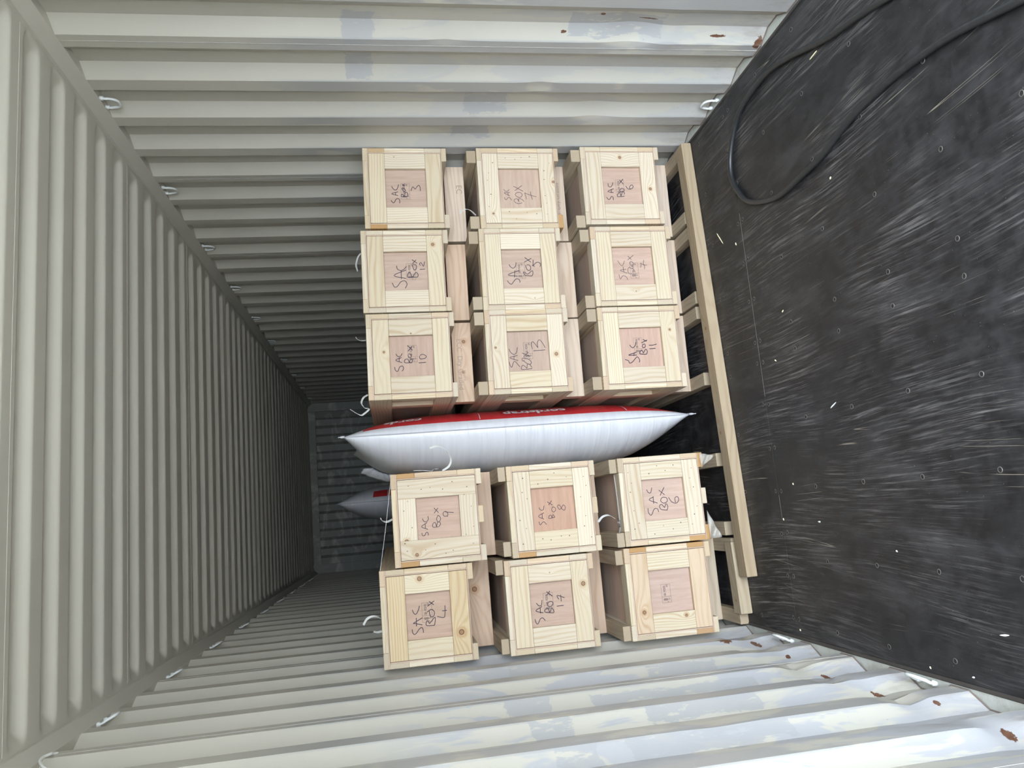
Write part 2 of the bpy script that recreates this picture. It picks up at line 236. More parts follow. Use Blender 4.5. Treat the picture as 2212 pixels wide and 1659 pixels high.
def ribbon(name, pts, width_dir, width, mat, parent=None, thick=0.001, n=6):
    """flat packing strap along a smooth path, with real thickness"""
    P = catmull(pts, n)
    wd = Vector(width_dir).normalized()
    V, F = [], []
    for i, p in enumerate(P):
        a, b = P[max(i - 1, 0)], P[min(i + 1, len(P) - 1)]
        t = (b - a).normalized()
        w = (wd - t * wd.dot(t)).normalized()
        nn = t.cross(w) * thick / 2
        for s, q in ((-1, -1), (1, -1), (1, 1), (-1, 1)):
            V.append(p + w * width / 2 * s + nn * q)
    for i in range(len(P) - 1):
        for k in range(4):
            a = i * 4 + k; b = i * 4 + (k + 1) % 4
            F.append([a, b, b + 4, a + 4])
    F.append([3, 2, 1, 0]); e = (len(P) - 1) * 4; F.append([e, e + 1, e + 2, e + 3])
    return mesh_obj(name, V, F, mat, parent, smooth=True, angle=0.6)

def text_geo(s, size, align='LEFT', bold=0.0):
    cu = bpy.data.curves.new('t', 'FONT')
    cu.body = s; cu.size = size; cu.align_x = align; cu.offset = bold
    cu.resolution_u = 3
    o = bpy.data.objects.new('t', cu)
    COL.objects.link(o)
    dg = bpy.context.evaluated_depsgraph_get()
    me = bpy.data.meshes.new_from_object(o.evaluated_get(dg))
    V = [tuple(v.co) for v in me.vertices]
    F = [list(f.vertices) for f in me.polygons]
    bpy.data.objects.remove(o, do_unlink=True)
    bpy.data.meshes.remove(me); bpy.data.curves.remove(cu)
    return V, F

# ---------------------------------------------------------------- materials
class NT:
    def __init__(s, name):
        s.m = bpy.data.materials.new(name); s.m.use_nodes = True
        s.t = s.m.node_tree; s.b = s.t.nodes['Principled BSDF']
        s.tc = s.n('ShaderNodeTexCoord')
    def n(s, ty, **kw):
        nd = s.t.nodes.new(ty)
        for k, v in kw.items(): setattr(nd, k, v)
        return nd
    def put(s, sock, v):
        if hasattr(v, 'links') or isinstance(v, bpy.types.NodeSocket): s.t.links.new(v, sock)
        else: sock.default_value = v
    def math(s, op, a, b=None, c=None, clamp=False):
        nd = s.n('ShaderNodeMath', operation=op); nd.use_clamp = clamp
        for i, v in enumerate((a, b, c)):
            if v is not None: s.put(nd.inputs[i], v)
        return nd.outputs[0]
    def vmath(s, op, a, b=None):
        nd = s.n('ShaderNodeVectorMath', operation=op)
        s.put(nd.inputs[0], a)
        if b is not None: s.put(nd.inputs[1], b)
        return nd.outputs['Value'] if op in ('LENGTH', 'DOT_PRODUCT', 'DISTANCE') else nd.outputs[0]
    def sep(s, v):
        nd = s.n('ShaderNodeSeparateXYZ'); s.put(nd.inputs[0], v); return nd.outputs
    def comb(s, x, y, z):
        nd = s.n('ShaderNodeCombineXYZ')
        for i, v in enumerate((x, y, z)): s.put(nd.inputs[i], v)
        return nd.outputs[0]
    def noise(s, vec, scale, detail=3.0, rough=0.55, dist=0.0):
        nd = s.n('ShaderNodeTexNoise')
        s.put(nd.inputs['Vector'], vec); nd.inputs['Scale'].default_value = scale
        nd.inputs['Detail'].default_value = detail; nd.inputs['Roughness'].default_value = rough
        nd.inputs['Distortion'].default_value = dist
        return nd.outputs['Fac']
    def ramp(s, f, lo, hi, a=0.0, b=1.0):
        nd = s.n('ShaderNodeMapRange'); nd.interpolation_type = 'SMOOTHSTEP'
        s.put(nd.inputs[0], f); nd.inputs[1].default_value = lo; nd.inputs[2].default_value = hi
        nd.inputs[3].default_value = a; nd.inputs[4].default_value = b
        return nd.outputs[0]
    def mix(s, f, a, b, mode='MIX'):
        nd = s.n('ShaderNodeMix', data_type='RGBA', blend_type=mode)
        s.put(nd.inputs[0], f); s.put(nd.inputs[6], a); s.put(nd.inputs[7], b)
        return nd.outputs[2]
    def bump(s, h, strength=0.3, dist=0.002):
        nd = s.n('ShaderNodeBump'); nd.inputs['Strength'].default_value = strength
        nd.inputs['Distance'].default_value = dist
        s.put(nd.inputs['Height'], h); s.t.links.new(nd.outputs[0], s.b.inputs['Normal'])
    def out(s, color, rough=0.6, metal=0.0, spec=None):
        s.put(s.b.inputs['Base Color'], color); s.put(s.b.inputs['Roughness'], rough)
        s.b.inputs['Metallic'].default_value = metal
        if spec is not None: s.b.inputs['Specular IOR Level'].default_value = spec
        return s.m

def rgb(r, g, b): return (r, g, b, 1)

def wood(name, light, grain, dark, freq=420.0, wander=5.0, contrast=0.66):
    T = NT(name)
    raw = T.tc.outputs['Object']
    oi = T.n('ShaderNodeObjectInfo')
    rnd = oi.outputs['Random']
    off = T.comb(T.math('MULTIPLY', rnd, 37.0), T.math('MULTIPLY', rnd, 91.0), T.math('MULTIPLY', rnd, 13.0))
    P = T.vmath('ADD', raw, off)
    x, y, z = T.sep(raw)
    n1 = T.noise(T.vmath('MULTIPLY', P, (1.6, 9.0, 9.0)), 1.0, 2.0, 0.5)
    n2 = T.noise(T.vmath('MULTIPLY', P, (6.0, 55.0, 55.0)), 1.0, 2.0, 0.5)
    ph = T.math('MULTIPLY', T.math('ADD', y, T.math('MULTIPLY', z, 0.8)), T.math('ADD', T.math('MULTIPLY', rnd, freq * 0.8), freq * 0.5))
    ph = T.math('ADD', ph, T.math('MULTIPLY', n1, wander * 6.0))
    ph = T.math('ADD', ph, T.math('MULTIPLY', n2, 1.6))
    kmask = None
    for k in ('k1', 'k2'):
        at = T.n('ShaderNodeAttribute', attribute_type='OBJECT', attribute_name=k)
        kx, ky, kr = T.sep(at.outputs['Vector'])
        dx = T.math('MULTIPLY', T.math('SUBTRACT', x, kx), 0.55)
        dy = T.math('SUBTRACT', y, ky)
        d = T.math('SQRT', T.math('ADD', T.math('MULTIPLY', dx, dx), T.math('MULTIPLY', dy, dy)))
        ph = T.math('ADD', ph, T.math('DIVIDE', T.math('MULTIPLY', kr, 42.0), T.math('ADD', d, 0.012)))
        dd = T.math('SQRT', T.math('ADD', T.math('POWER', T.math('SUBTRACT', x, kx), 2.0), T.math('MULTIPLY', dy, dy)))
        m = T.ramp(T.math('SUBTRACT', kr, dd), 0.0, 0.0012)
        tt = T.ramp(T.math('DIVIDE', dd, T.math('MAXIMUM', kr, 0.0005)), 0.55, 0.85)
        tt = T.math('MULTIPLY', tt, m)
        krim = tt if kmask is None else T.math('MAXIMUM', krim, tt)
        halo = T.math('MULTIPLY', T.ramp(T.math('SUBTRACT', T.math('MULTIPLY', kr, 2.6), dd), 0.0, 0.014), T.ramp(kr, 0.0, 0.004))
        khalo = halo if kmask is None else T.math('MAXIMUM', khalo, halo)
        kmask = m if kmask is None else T.math('MAXIMUM', kmask, m)
    wv = T.math('MULTIPLY_ADD', T.math('SINE', ph), 0.5, 0.5)
    wv = T.math('POWER', wv, 2.2)
    fib = T.noise(T.vmath('MULTIPLY', P, (9.0, 420.0, 420.0)), 1.0, 2.0, 0.6)
    big = T.noise(T.vmath('MULTIPLY', P, (2.5, 14.0, 14.0)), 1.0, 2.0, 0.5)
    f = T.math('MULTIPLY', wv, T.ramp(big, 0.25, 0.75, contrast * 0.35, contrast))
    c = T.mix(f, rgb(*light), rgb(*grain))
    c = T.mix(T.ramp(fib, 0.35, 0.75, 0.0, 0.22), c, rgb(*grain))
    # end grain
    nx, ny, nz = T.sep(T.tc.outputs['Normal'])
    em = T.ramp(T.math('ABSOLUTE', nx), 0.8, 0.95)
    er = T.math('MULTIPLY_ADD', T.math('SINE', T.math('ADD', T.math('MULTIPLY', T.math('ADD', T.math('MULTIPLY', y, 0.75), z), 900.0), T.math('MULTIPLY', n2, 5.0))), 0.5, 0.5)
    sp = T.noise(P, 380.0, 2.0, 0.7)
    ec = T.mix(T.math('ADD', T.math('MULTIPLY', er, 0.16), T.math('MULTIPLY', sp, 0.5)), rgb(*[v * 0.98 for v in light]), rgb(*dark))
    c = T.mix(em, c, ec)
    c = T.mix(T.math('MULTIPLY', khalo, T.math('MULTIPLY', T.math('SUBTRACT', 1.0, em), 0.45)), c, rgb(0.40, 0.25, 0.12))
    kc = T.mix(T.math('MULTIPLY', krim, 0.85), T.mix(T.noise(P, 300.0), rgb(0.20, 0.11, 0.06), rgb(0.40, 0.26, 0.16)), rgb(0.06, 0.028, 0.016))
    c = T.mix(T.math('MULTIPLY', kmask, T.math('SUBTRACT', 1.0, em)), c, kc)
    # slight tone shift from board to board and the board's own tint
    tone = T.mix(rnd, rgb(0.93, 0.90, 0.86), rgb(1.05, 1.05, 1.04))
    c = T.mix(1.0, c, tone, 'MULTIPLY')
    c = T.mix(1.0, c, oi.outputs['Color'], 'MULTIPLY')
    T.bump(T.math('ADD', T.math('MULTIPLY', wv, 0.5), fib), 0.15, 0.001)
    return T.out(c, 0.62, spec=0.3)

PINE = wood('pine_sawn', (0.575, 0.510, 0.405), (0.42, 0.300, 0.175), (0.36, 0.265, 0.16))
BEAMW = wood('pine_beam', (0.56, 0.465, 0.375), (0.42, 0.30, 0.21), (0.36, 0.26, 0.165), freq=300.0)
TIMBERW = wood('weathered_timber', (0.40, 0.335, 0.245), (0.28, 0.21, 0.135), (0.27, 0.20, 0.125), freq=330.0)

def ply(name, gx):
    """thin plywood sheet; gx = stretch of the grain noise along x, y, z"""
    T = NT(name)
    oi = T.n('ShaderNodeObjectInfo'); rnd = oi.outputs['Random']
    P = T.vmath('ADD', T.tc.outputs['Object'], T.comb(T.math('MULTIPLY', rnd, 51.0), T.math('MULTIPLY', rnd, 17.0), T.math('MULTIPLY', rnd, 29.0)))
    n1 = T.noise(T.vmath('MULTIPLY', P, gx), 1.0, 4.0, 0.6, 0.4)
    n2 = T.noise(T.vmath('MULTIPLY', P, tuple(v * 5 for v in gx)), 1.0, 3.0, 0.6)
    f = T.math('ADD', T.math('MULTIPLY', n1, 0.65), T.math('MULTIPLY', n2, 0.35))
    c = T.mix(T.ramp(f, 0.3, 0.7), rgb(0.385, 0.272, 0.203), rgb(0.462, 0.342, 0.266))
    c = T.mix(1.0, c, oi.outputs['Color'], 'MULTIPLY')
    T.bump(n2, 0.12, 0.0008)
    return T.out(c, 0.6, spec=0.3)
PLY_X = ply('plywood_grain_across', (4.0, 4.0, 60.0))
PLY_Z = ply('plywood_grain_up', (60.0, 4.0, 4.0))
PLY_Y = ply('plywood_grain_along', (60.0, 4.0, 60.0))

def plain(name, col, rough=0.5, metal=0.0, spec=None):
    T = NT(name); return T.out(rgb(*col), rough, metal, spec)

INK = plain('marker_ink', (0.035, 0.02, 0.04), 0.5)
STAMP = plain('stamp_ink', (0.10, 0.075, 0.07), 0.8)
BRAND = plain('faded_grade_stamp', (0.33, 0.25, 0.19), 0.8)
STRAP = plain('white_strap', (0.74, 0.74, 0.70), 0.45)
STEEL = plain('buckle_steel', (0.45, 0.47, 0.50), 0.35, 0.9)
NAIL = plain('nail_hole', (0.10, 0.07, 0.05), 0.7)
RUBBER = NT('black_rubber')
RUBBER = RUBBER.out(RUBBER.mix(RUBBER.noise(RUBBER.tc.outputs['Object'], 60.0), rgb(0.010, 0.0105, 0.011), rgb(0.024, 0.025, 0.026)), 0.42, spec=0.5)
SPLINT = plain('pale_splinter', (0.72, 0.66, 0.42), 0.7)
CHIP = plain('white_paint_chip', (0.75, 0.76, 0.74), 0.6)
RINGP = plain('ring_white_paint', (0.60, 0.62, 0.61), 0.4)

XW = 1.175
def paint(name, side=0, rects=(), rust=(), scuff=0.0):
    """off-white container enamel with greyer touch-up patches, rust and scuffs of their own shape"""
    T = NT(name)
    P = T.tc.outputs['Object']
    base = rgb(0.495, 0.474, 0.408)
    var = T.noise(P, 1.3, 3.0)
    c = T.mix(T.ramp(var, 0.3, 0.7), base, rgb(0.465, 0.446, 0.384))
    x, y, z = T.sep(P)
    w1 = T.math('MULTIPLY', T.math('SUBTRACT', T.noise(T.vmath('MULTIPLY', P, (1.0, 3.0, 1.0)), 9.0, 4.0, 0.65), 0.5), 0.10)
    w2 = T.math('MULTIPLY', T.math('SUBTRACT', T.noise(T.vmath('ADD', P, (7.0, 3.0, 5.0)), 11.0, 4.0, 0.65), 0.5), 0.08)
    yw, zw = T.math('ADD', y, w1), T.math('ADD', z, w2)
    if scuff:
        # roller strokes of greyer paint on the worn near end of the wall
        reg = T.math('MULTIPLY', T.ramp(y, 2.6, 3.5, 1.0, 0.0), T.ramp(z, 1.35, 1.75, 1.0, 0.0))
        str_ = T.noise(T.comb(0.0, T.math('MULTIPLY', y, 9.0), T.math('MULTIPLY', z, 2.1)), 1.0, 4.0, 0.6, 0.6)
        m = T.math('MULTIPLY', T.ramp(str_, 0.50, 0.545), T.math('MULTIPLY', reg, scuff))
        c = T.mix(m, c, rgb(0.392, 0.394, 0.402))
        str2 = T.noise(T.comb(3.0, T.math('MULTIPLY', y, 14.0), T.math('MULTIPLY', z, 2.6)), 1.0, 5.0, 0.7, 0.3)
        m2 = T.math('MULTIPLY', T.ramp(str2, 0.60, 0.66), T.math('MULTIPLY', reg, 0.5 * scuff))
        c = T.mix(m2, c, rgb(0.50, 0.47, 0.43))
    if scuff:
        # inner ridges rubbed by cargo and touched up in grey
        rid = T.ramp(T.math('ABSOLUTE', x), XW + 0.001, XW + 0.005, 1.0, 0.0)
        rn = T.noise(T.comb(0.0, T.math('MULTIPLY', y, 3.5), T.math('MULTIPLY', z, 1.6)), 1.0, 4.0, 0.6)
        rr = T.math('MULTIPLY', T.math('MULTIPLY', rid, T.ramp(rn, 0.42, 0.47)), T.math('MULTIPLY', T.ramp(y, 3.2, 4.6, 1.0, 0.0), T.ramp(z, 1.75, 2.05, 1.0, 0.0)))
        c = T.mix(T.math('MULTIPLY', rr, 0.75), c, rgb(0.345, 0.342, 0.338))
    rm = None
    for (yc, zc, hy, hz) in rects:
        a = T.ramp(T.math('ABSOLUTE', T.math('SUBTRACT', yw, yc)), hy, hy + 0.006, 1.0, 0.0)
        b = T.ramp(T.math('ABSOLUTE', T.math('SUBTRACT', zw, zc)), hz, hz + 0.006, 1.0, 0.0)
        m = T.math('MULTIPLY', a, b)
        rm = m if rm is None else T.math('MAXIMUM', rm, m)
    if rm is not None:
        wear = T.ramp(T.noise(T.vmath('MULTIPLY', P, (1, 3, 1)), 10.0, 4.0, 0.7), 0.36, 0.44)
        c = T.mix(T.math('MULTIPLY', T.math('MULTIPLY', rm, wear), 0.8), c, rgb(0.352, 0.354, 0.358))
    um = None
    for (yc, zc, ry, rz, sl) in rust:
        dy = T.math('SUBTRACT', y, yc)
        dz = T.math('SUBTRACT', T.math('SUBTRACT', z, zc), T.math('MULTIPLY', dy, sl))
        q = T.math('ADD', T.math('POWER', T.math('ABSOLUTE', T.math('DIVIDE', dy, ry)), 2.0), T.math('POWER', T.math('ABSOLUTE', T.math('DIVIDE', dz, rz)), 2.0))
        q = T.math('ADD', q, T.math('MULTIPLY', T.math('SUBTRACT', T.noise(P, 70.0, 4.0, 0.7), 0.5), 4.0))
        m = T.ramp(q, 0.8, 1.1, 1.0, 0.0)
        um = m if um is None else T.math('MAXIMUM', um, m)
    if um is not None:
        c = T.mix(um, c, T.mix(T.noise(P, 120.0), rgb(0.05, 0.025, 0.018), rgb(0.19, 0.085, 0.045)))
    if scuff:
        drt = T.math('MULTIPLY', T.ramp(z, 0.0, 0.22, 1.0, 0.0), T.ramp(T.noise(T.vmath('MULTIPLY', P, (1.0, 2.0, 0.6)), 14.0, 5.0, 0.7), 0.42, 0.70))
        c = T.mix(T.math('MULTIPLY', drt, 0.55), c, rgb(0.27, 0.225, 0.18))
        spk = T.ramp(T.noise(P, 55.0, 3.0, 0.7), 0.71, 0.74)
        c = T.mix(T.math('MULTIPLY', spk, T.ramp(z, 0.2, 1.2, 0.55, 0.0)), c, rgb(0.25, 0.17, 0.12))
    T.bump(T.noise(P, 6.0, 2.0), 0.10, 0.004)
    return T.out(c, 0.42, spec=0.45)

PAINT_R = paint('enamel_right', 1, rects=[(1.955, 1.59, 0.07, 0.05), (2.19, 1.59, 0.07, 0.05), (2.43, 1.06, 0.10, 0.09), (2.70, 1.10, 0.07, 0.085), (1.92, 0.62, 0.05, 0.18)],
                rust=[(1.955, 0.822, 0.006, 0.012, 0), (1.870, 0.686, 0.007, 0.009, 0), (1.895, 0.50, 0.004, 0.035, 0), (1.960, 0.20, 0.005, 0.030, 0), (1.985, 0.02, 0.025, 0.018, 0)], scuff=0.45)
PAINT_L = paint('enamel_left', -1, rects=[(1.67, 1.155, 0.05, 0.06), (1.40, 1.14, 0.05, 0.055), (1.948, 1.165, 0.05, 0.07), (2.51, 1.06, 0.04, 0.09), (2.222, 0.55, 0.04, 0.13), (1.948, 0.68, 0.025, 0.28), (1.69, 0.69, 0.03, 0.17), (1.418, 0.78, 0.04, 0.22)],
                rust=[(2.555, 0.235, 0.020, 0.024, 0.6), (2.52, 0.11, 0.020, 0.016, 0.5), (2.300, 0.225, 0.016, 0.022, 0.6), (2.242, 0.12, 0.012, 0.008, 0.0), (1.775, 0.255, 0.022, 0.010, 0.6), (1.928, 0.145, 0.020, 0.012, 0.6), (1.655, 0.145, 0.018, 0.012, 0.5), (1.418, 0.124, 0.012, 0.008, 0), (1.142, 0.147, 0.022, 0.012, 0)], scuff=1.0)
PAINT = paint('enamel_plain')
DIM_END = NT('dimmed_end_enamel')  # scuffed enamel, with the far end's light falloff painted into a darker tone
_g = DIM_END.noise(DIM_END.vmath('MULTIPLY', DIM_END.tc.outputs['Object'], (1.6, 1.0, 3.4)), 2.2, 4.0, 0.65, 0.6)
DIM_END = DIM_END.out(DIM_END.mix(DIM_END.ramp(_g, 0.50, 0.68), rgb(0.255, 0.26, 0.225), rgb(0.47, 0.45, 0.39)), 0.55)

def floor_mat():
    T = NT('worn_black_plywood')
    P = T.tc.outputs['Object']
    x, y, z = T.sep(P)
    warp = T.math('MULTIPLY', T.math('SUBTRACT', T.noise(T.vmath('MULTIPLY', P, (1.0, 0.6, 1.0)), 1.1, 1.0), 0.5), 0.22)
    xs = T.math('ADD', x, warp)
    s1 = T.noise(T.comb(T.math('MULTIPLY', xs, 95.0), T.math('MULTIPLY', y, 3.2), 0.0), 1.0, 4.0, 0.7)
    s2 = T.noise(T.comb(T.math('MULTIPLY', xs, 260.0), T.math('MULTIPLY', y, 5.0), 4.0), 1.0, 3.0, 0.7)
    area = T.noise(T.comb(T.math('MULTIPLY', xs, 3.6), T.math('MULTIPLY', y, 1.5), 2.0), 1.0, 4.0, 0.6)
    blot = T.noise(P, 16.0, 5.0, 0.65)
    c = T.mix(T.ramp(blot, 0.3, 0.75), rgb(0.0085, 0.0082, 0.0086), rgb(0.024, 0.0228, 0.0235))
    sc = T.math('MULTIPLY', T.ramp(s1, 0.48, 0.72), T.ramp(area, 0.42, 0.66))
    film_ = T.ramp(T.noise(T.comb(T.math('MULTIPLY', xs, 7.0), T.math('MULTIPLY', y, 2.2), 6.0), 1.0, 5.0, 0.65), 0.48, 0.72)
    c = T.mix(T.math('MULTIPLY', film_, 0.5), c, rgb(0.060, 0.058, 0.060))
    c = T.mix(T.math('MULTIPLY', sc, 0.9), c, rgb(0.165, 0.155, 0.150))
    sc2 = T.math('MULTIPLY', T.ramp(s2, 0.52, 0.70), T.ramp(area, 0.36, 0.6))
    c = T.mix(T.math('MULTIPLY', sc2, 0.55), c, rgb(0.12, 0.112, 0.107))
    # a few long bright gouges
    warp2 = T.math('MULTIPLY', T.math('SUBTRACT', T.noise(T.vmath('MULTIPLY', P, (0.9, 0.35, 1.0)), 1.2, 1.0), 0.5), 0.5)
    g = T.noise(T.comb(T.math('MULTIPLY', T.math('ADD', x, warp2), 26.0), T.math('MULTIPLY', y, 0.28), 9.0), 1.0, 1.0, 0.4)
    gl = T.ramp(T.math('ABSOLUTE', T.math('SUBTRACT', g, 0.56)), 0.0015, 0.006, 1.0, 0.0)
    gl = T.math('MULTIPLY', gl, T.ramp(T.noise(P, 3.1, 2.0), 0.52, 0.62))
    c = T.mix(T.math('MULTIPLY', gl, 0.6), c, rgb(0.32, 0.28, 0.22))
    dust = T.ramp(T.noise(P, 210.0, 2.0, 0.6), 0.735, 0.76)
    c = T.mix(T.math('MULTIPLY', dust, 0.7), c, rgb(0.42, 0.41, 0.38))
    T.bump(T.math('ADD', s1, blot), 0.35, 0.0015)
    return T.out(c, T.ramp(blot, 0.3, 0.8, 0.45, 0.65), spec=0.36)
FLOORM = floor_mat()
SCREWM = plain('screw_head', (0.16, 0.145, 0.13), 0.4, 0.6)
PALEJ = plain('pale_joint_strip', (0.20, 0.19, 0.175), 0.8)
SCREWH = plain('screw_hole_dark', (0.012, 0.011, 0.011), 0.7)
CONCRETE = NT('yard_concrete')
CONCRETE = CONCRETE.out(CONCRETE.mix(CONCRETE.noise(CONCRETE.tc.outputs['Object'], 2.0, 5.0), rgb(0.23, 0.215, 0.19), rgb(0.30, 0.285, 0.255)), 0.85)
SEAL = NT('dirty_sealant')
SEAL = SEAL.out(SEAL.mix(SEAL.ramp(SEAL.noise(SEAL.tc.outputs['Object'], 14.0, 5.0, 0.7), 0.45, 0.8), rgb(0.42, 0.435, 0.395), rgb(0.30, 0.28, 0.24)), 0.7)
GRIME = plain('grimy_joint', (0.05, 0.042, 0.035), 0.8)

# ---------------------------------------------------------------- container shell
PITCH, DEPTH, XW = 0.278, 0.036, 1.175
YR0, YL0 = 1.9926, 2.2741                 # start of an inner flat on each wall
FL_X = 1.158                              # edge of the floor panels
RAIL_Z, ROOF_Z = 2.6155, 2.668

yard = mesh_obj('ground', [(-40, -60, -1.25), (40, -60, -1.25), (40, 40, -1.25), (-40, 40, -1.25)], [[0, 1, 2, 3]], CONCRETE)
tag(yard, kind='structure')

def gauss(y, z, c):
    yc, zc, sy, sz, a = c
    return a * math.exp(-((y - yc) / sy) ** 2 - ((z - zc) / sz) ** 2)
DENT_L = [(2.62, 0.15, 0.07, 0.045, -0.022), (2.50, 0.10, 0.05, 0.035, -0.016), (2.34, 0.20, 0.06, 0.05, -0.024), (2.24, 0.13, 0.05, 0.035, -0.016), (2.02, 0.22, 0.06, 0.05, -0.024), (1.93, 0.14, 0.05, 0.035, -0.018),
          (1.78, 0.24, 0.06, 0.035, -0.022), (1.66, 0.15, 0.05, 0.04, -0.020), (1.48, 0.19, 0.07, 0.045, -0.022), (1.30, 0.24, 0.06, 0.05, -0.020), (1.14, 0.15, 0.06, 0.045, -0.020),
          (1.9, 0.62, 0.12, 0.08, -0.007), (1.55, 0.75, 0.12, 0.08, -0.007)]
DENT_R = [(1.93, 0.55, 0.06, 0.10, -0.030), (1.90, 0.42, 0.08, 0.06, 0.012), (2.50, 0.55, 0.06, 0.09, -0.020), (2.30, 0.85, 0.05, 0.05, -0.010), (2.0, 1.25, 0.03, 0.05, -0.008)]

def wall(side, y0, mat, dents):
    root = empty('wall_right' if side > 0 else 'wall_left')
    tag(root, kind='structure')
    # one period going away from the doors: slope in, inner flat, slope out, outer flat
    prof = [(-0.068, DEPTH), (-0.034, DEPTH / 2), (0.0, 0.0), (0.023, 0.0), (0.046, 0.0), (0.070, 0.0), (0.104, DEPTH / 2), (0.138, DEPTH), (0.174, DEPTH)]
    ks = range(math.ceil((DOOR_Y - y0) / PITCH), int((BACK_Y - y0) / PITCH) + 1)
    zs = [-0.02 + 0.03 * i for i in range(32)] + [0.97 + 0.1 * i for i in range(17)]
    zs = [z for z in zs if z < RAIL_Z] + [RAIL_Z + 0.01]
    ks = list(ks)
    for a in range(0, len(ks), 4):
        grp = ks[a:a + 4]
        pr = []
        for k in grp:
            for (dy, dx) in prof: pr.append((y0 + k * PITCH + dy, dx))
        pr.append((y0 + (grp[-1] + 1) * PITCH - 0.068, DEPTH))
        if a == 0: pr = [(DOOR_Y, DEPTH)] + [q for q in pr if q[0] > DOOR_Y]
        if a + 4 >= len(ks): pr = [q for q in pr if q[0] < BACK_Y] + [(BACK_Y, DEPTH)]
        V, F = [], []
        for z in zs:
            for (y, dx) in pr:
                inw = sum(gauss(y, z, c) for c in dents) if y < 3.2 else 0.0
                V.append((side * (XW + dx - inw * (0.4 + 0.6 * (1 - dx / DEPTH))), y, z))
        n = len(pr)
        for i in range(len(zs) - 1):
            for j in range(n - 1):
                q = [i * n + j, i * n + j + 1, (i + 1) * n + j + 1, (i + 1) * n + j]
                F.append(q if side < 0 else q[::-1])
        mesh_obj('wall_panel', V, F, mat, root, angle=0.30)
        # weld bead where two panels meet
        yb = y0 + grp[0] * PITCH + 0.035
        if yb > DOOR_Y + 0.1:
            board('weld_seam', root, (side * XW - 0.0008, yb - 0.0016, 0.0), (side * XW + 0.0008, yb + 0.0016, RAIL_Z), 'z', 'x', mat)
    return root

def foot_weld(root, side, y0, dents):
    # brown weld bead following the foot of the corrugation
    pts = []
    k = math.ceil((DOOR_Y - y0) / PITCH) + 1
    while y0 + k * PITCH < 4.0:
        for dy, dx in ((-0.068, DEPTH), (0.0, 0.0), (0.070, 0.0), (0.138, DEPTH)):
            y = y0 + k * PITCH + dy
            inw = sum(gauss(y, 0.0, c) for c in dents)
            pts.append((side * (XW + dx - inw - 0.001), y, 0.003))
        k += 1
    V, F = tube_geo(pts, 0.0028, 6, up=(0, 0, 1))
    mesh_obj('foot_weld', [tuple(v) for v in V], F, WELDB, root)
WELDB = plain('brown_weld', (0.15, 0.12, 0.10), 0.7)
wall_r = wall(1, YR0, PAINT_R, DENT_R)
wall_l = wall(-1, YL0, PAINT_L, DENT_L)
foot_weld(wall_r, 1, YR0, DENT_R)
foot_weld(wall_l, -1, YL0, DENT_L)

def extrude_y(name, section, y0, y1, mat, parent=None):
    n = len(section)
    V = [(x, y0, z) for x, z in section] + [(x, y1, z) for x, z in section]
    F = [[i, (i + 1) % n, n + (i + 1) % n, n + i] for i in range(n)] + [list(range(n))[::-1], list(range(n, 2 * n))]
    return mesh_obj(name, V, F, mat, parent)

rails = {}
for i, s in enumerate((1, -1)):
    sec = [(s * XW, RAIL_Z), (s * 1.140, 2.655), (s * 1.140, 2.70), (s * 1.25, 2.70), (s * 1.25, RAIL_Z)]
    rails[('t', s)] = tag(extrude_y('trim_%d' % (i + 1), sec, DOOR_Y, BACK_Y, PAINT), kind='structure')
    sec = [(s * 1.15, -0.16), (s * (FL_X + 0.004), -0.004), (s * 1.24, 0.004), (s * 1.24, -0.16)]
    rails[('b', s)] = tag(extrude_y('trim_%d' % (i + 3), sec, DOOR_Y, BACK_Y, SEAL), kind='structure')
    # sealant line between floor panels and bottom rail
    sec = [(s * (FL_X - 0.002), -0.002), (s * (FL_X - 0.002), 0.004), (s * (FL_X + 0.008), 0.003), (s * (FL_X + 0.012), -0.002)]
    extrude_y('sealant_strip', sec, DOOR_Y, BACK_Y, GRIME, rails[('b', s)])

# lashing rings: bent rod with two feet, in every third recess, top and bottom rails
RING = None
def ring_mesh():
    V, F = [], []
    pts = [(0, -0.034, 0.0), (0.0, -0.034, 0.018), (0.004, -0.033, 0.030), (0.008, -0.027, 0.050), (0.010, -0.013, 0.060), (0.010, 0.013, 0.060), (0.008, 0.027, 0.050), (0.004, 0.033, 0.030), (0, 0.034, 0.018), (0, 0.034, 0.0)]
    tube_geo(catmull(pts, 4), 0.0055, 8, V, F)
    for s in (-1, 1):
        tube_geo([(0, s * 0.034, -0.002), (0, s * 0.034, 0.006), (0, s * 0.034, 0.012)], 0.009, 8, V, F)
    me = bpy.data.meshes.new('lashing_ring')
    me.from_pydata([tuple(v) for v in V], [], F)
    me.materials.append(RINGP)
    me.polygons.foreach_set('use_smooth', [True] * len(me.polygons))
    return me
RING = ring_mesh()
def rings(s, y0, i0):
    k = i0 - 9
    while True:
        y = y0 + k * PITCH + 0.174
        if y > BACK_Y - 0.2: break
        if y > DOOR_Y + 0.3:
            o = bpy.data.objects.new('lashing_ring', RING); link(o, rails[('t', s)])
            o.location = (s * 1.183, y, RAIL_Z)
            o.rotation_euler = (math.pi, math.radians(14) * s, 0)
            o = bpy.data.objects.new('lashing_ring', RING); link(o, rails[('b', s)])
            o.location = (s * 1.183, y, 0.002); o.rotation_euler = (0, math.radians(-14) * s, 0)
        k += 3
rings(1, YR0, 1)
rings(-1, YL0, 0)

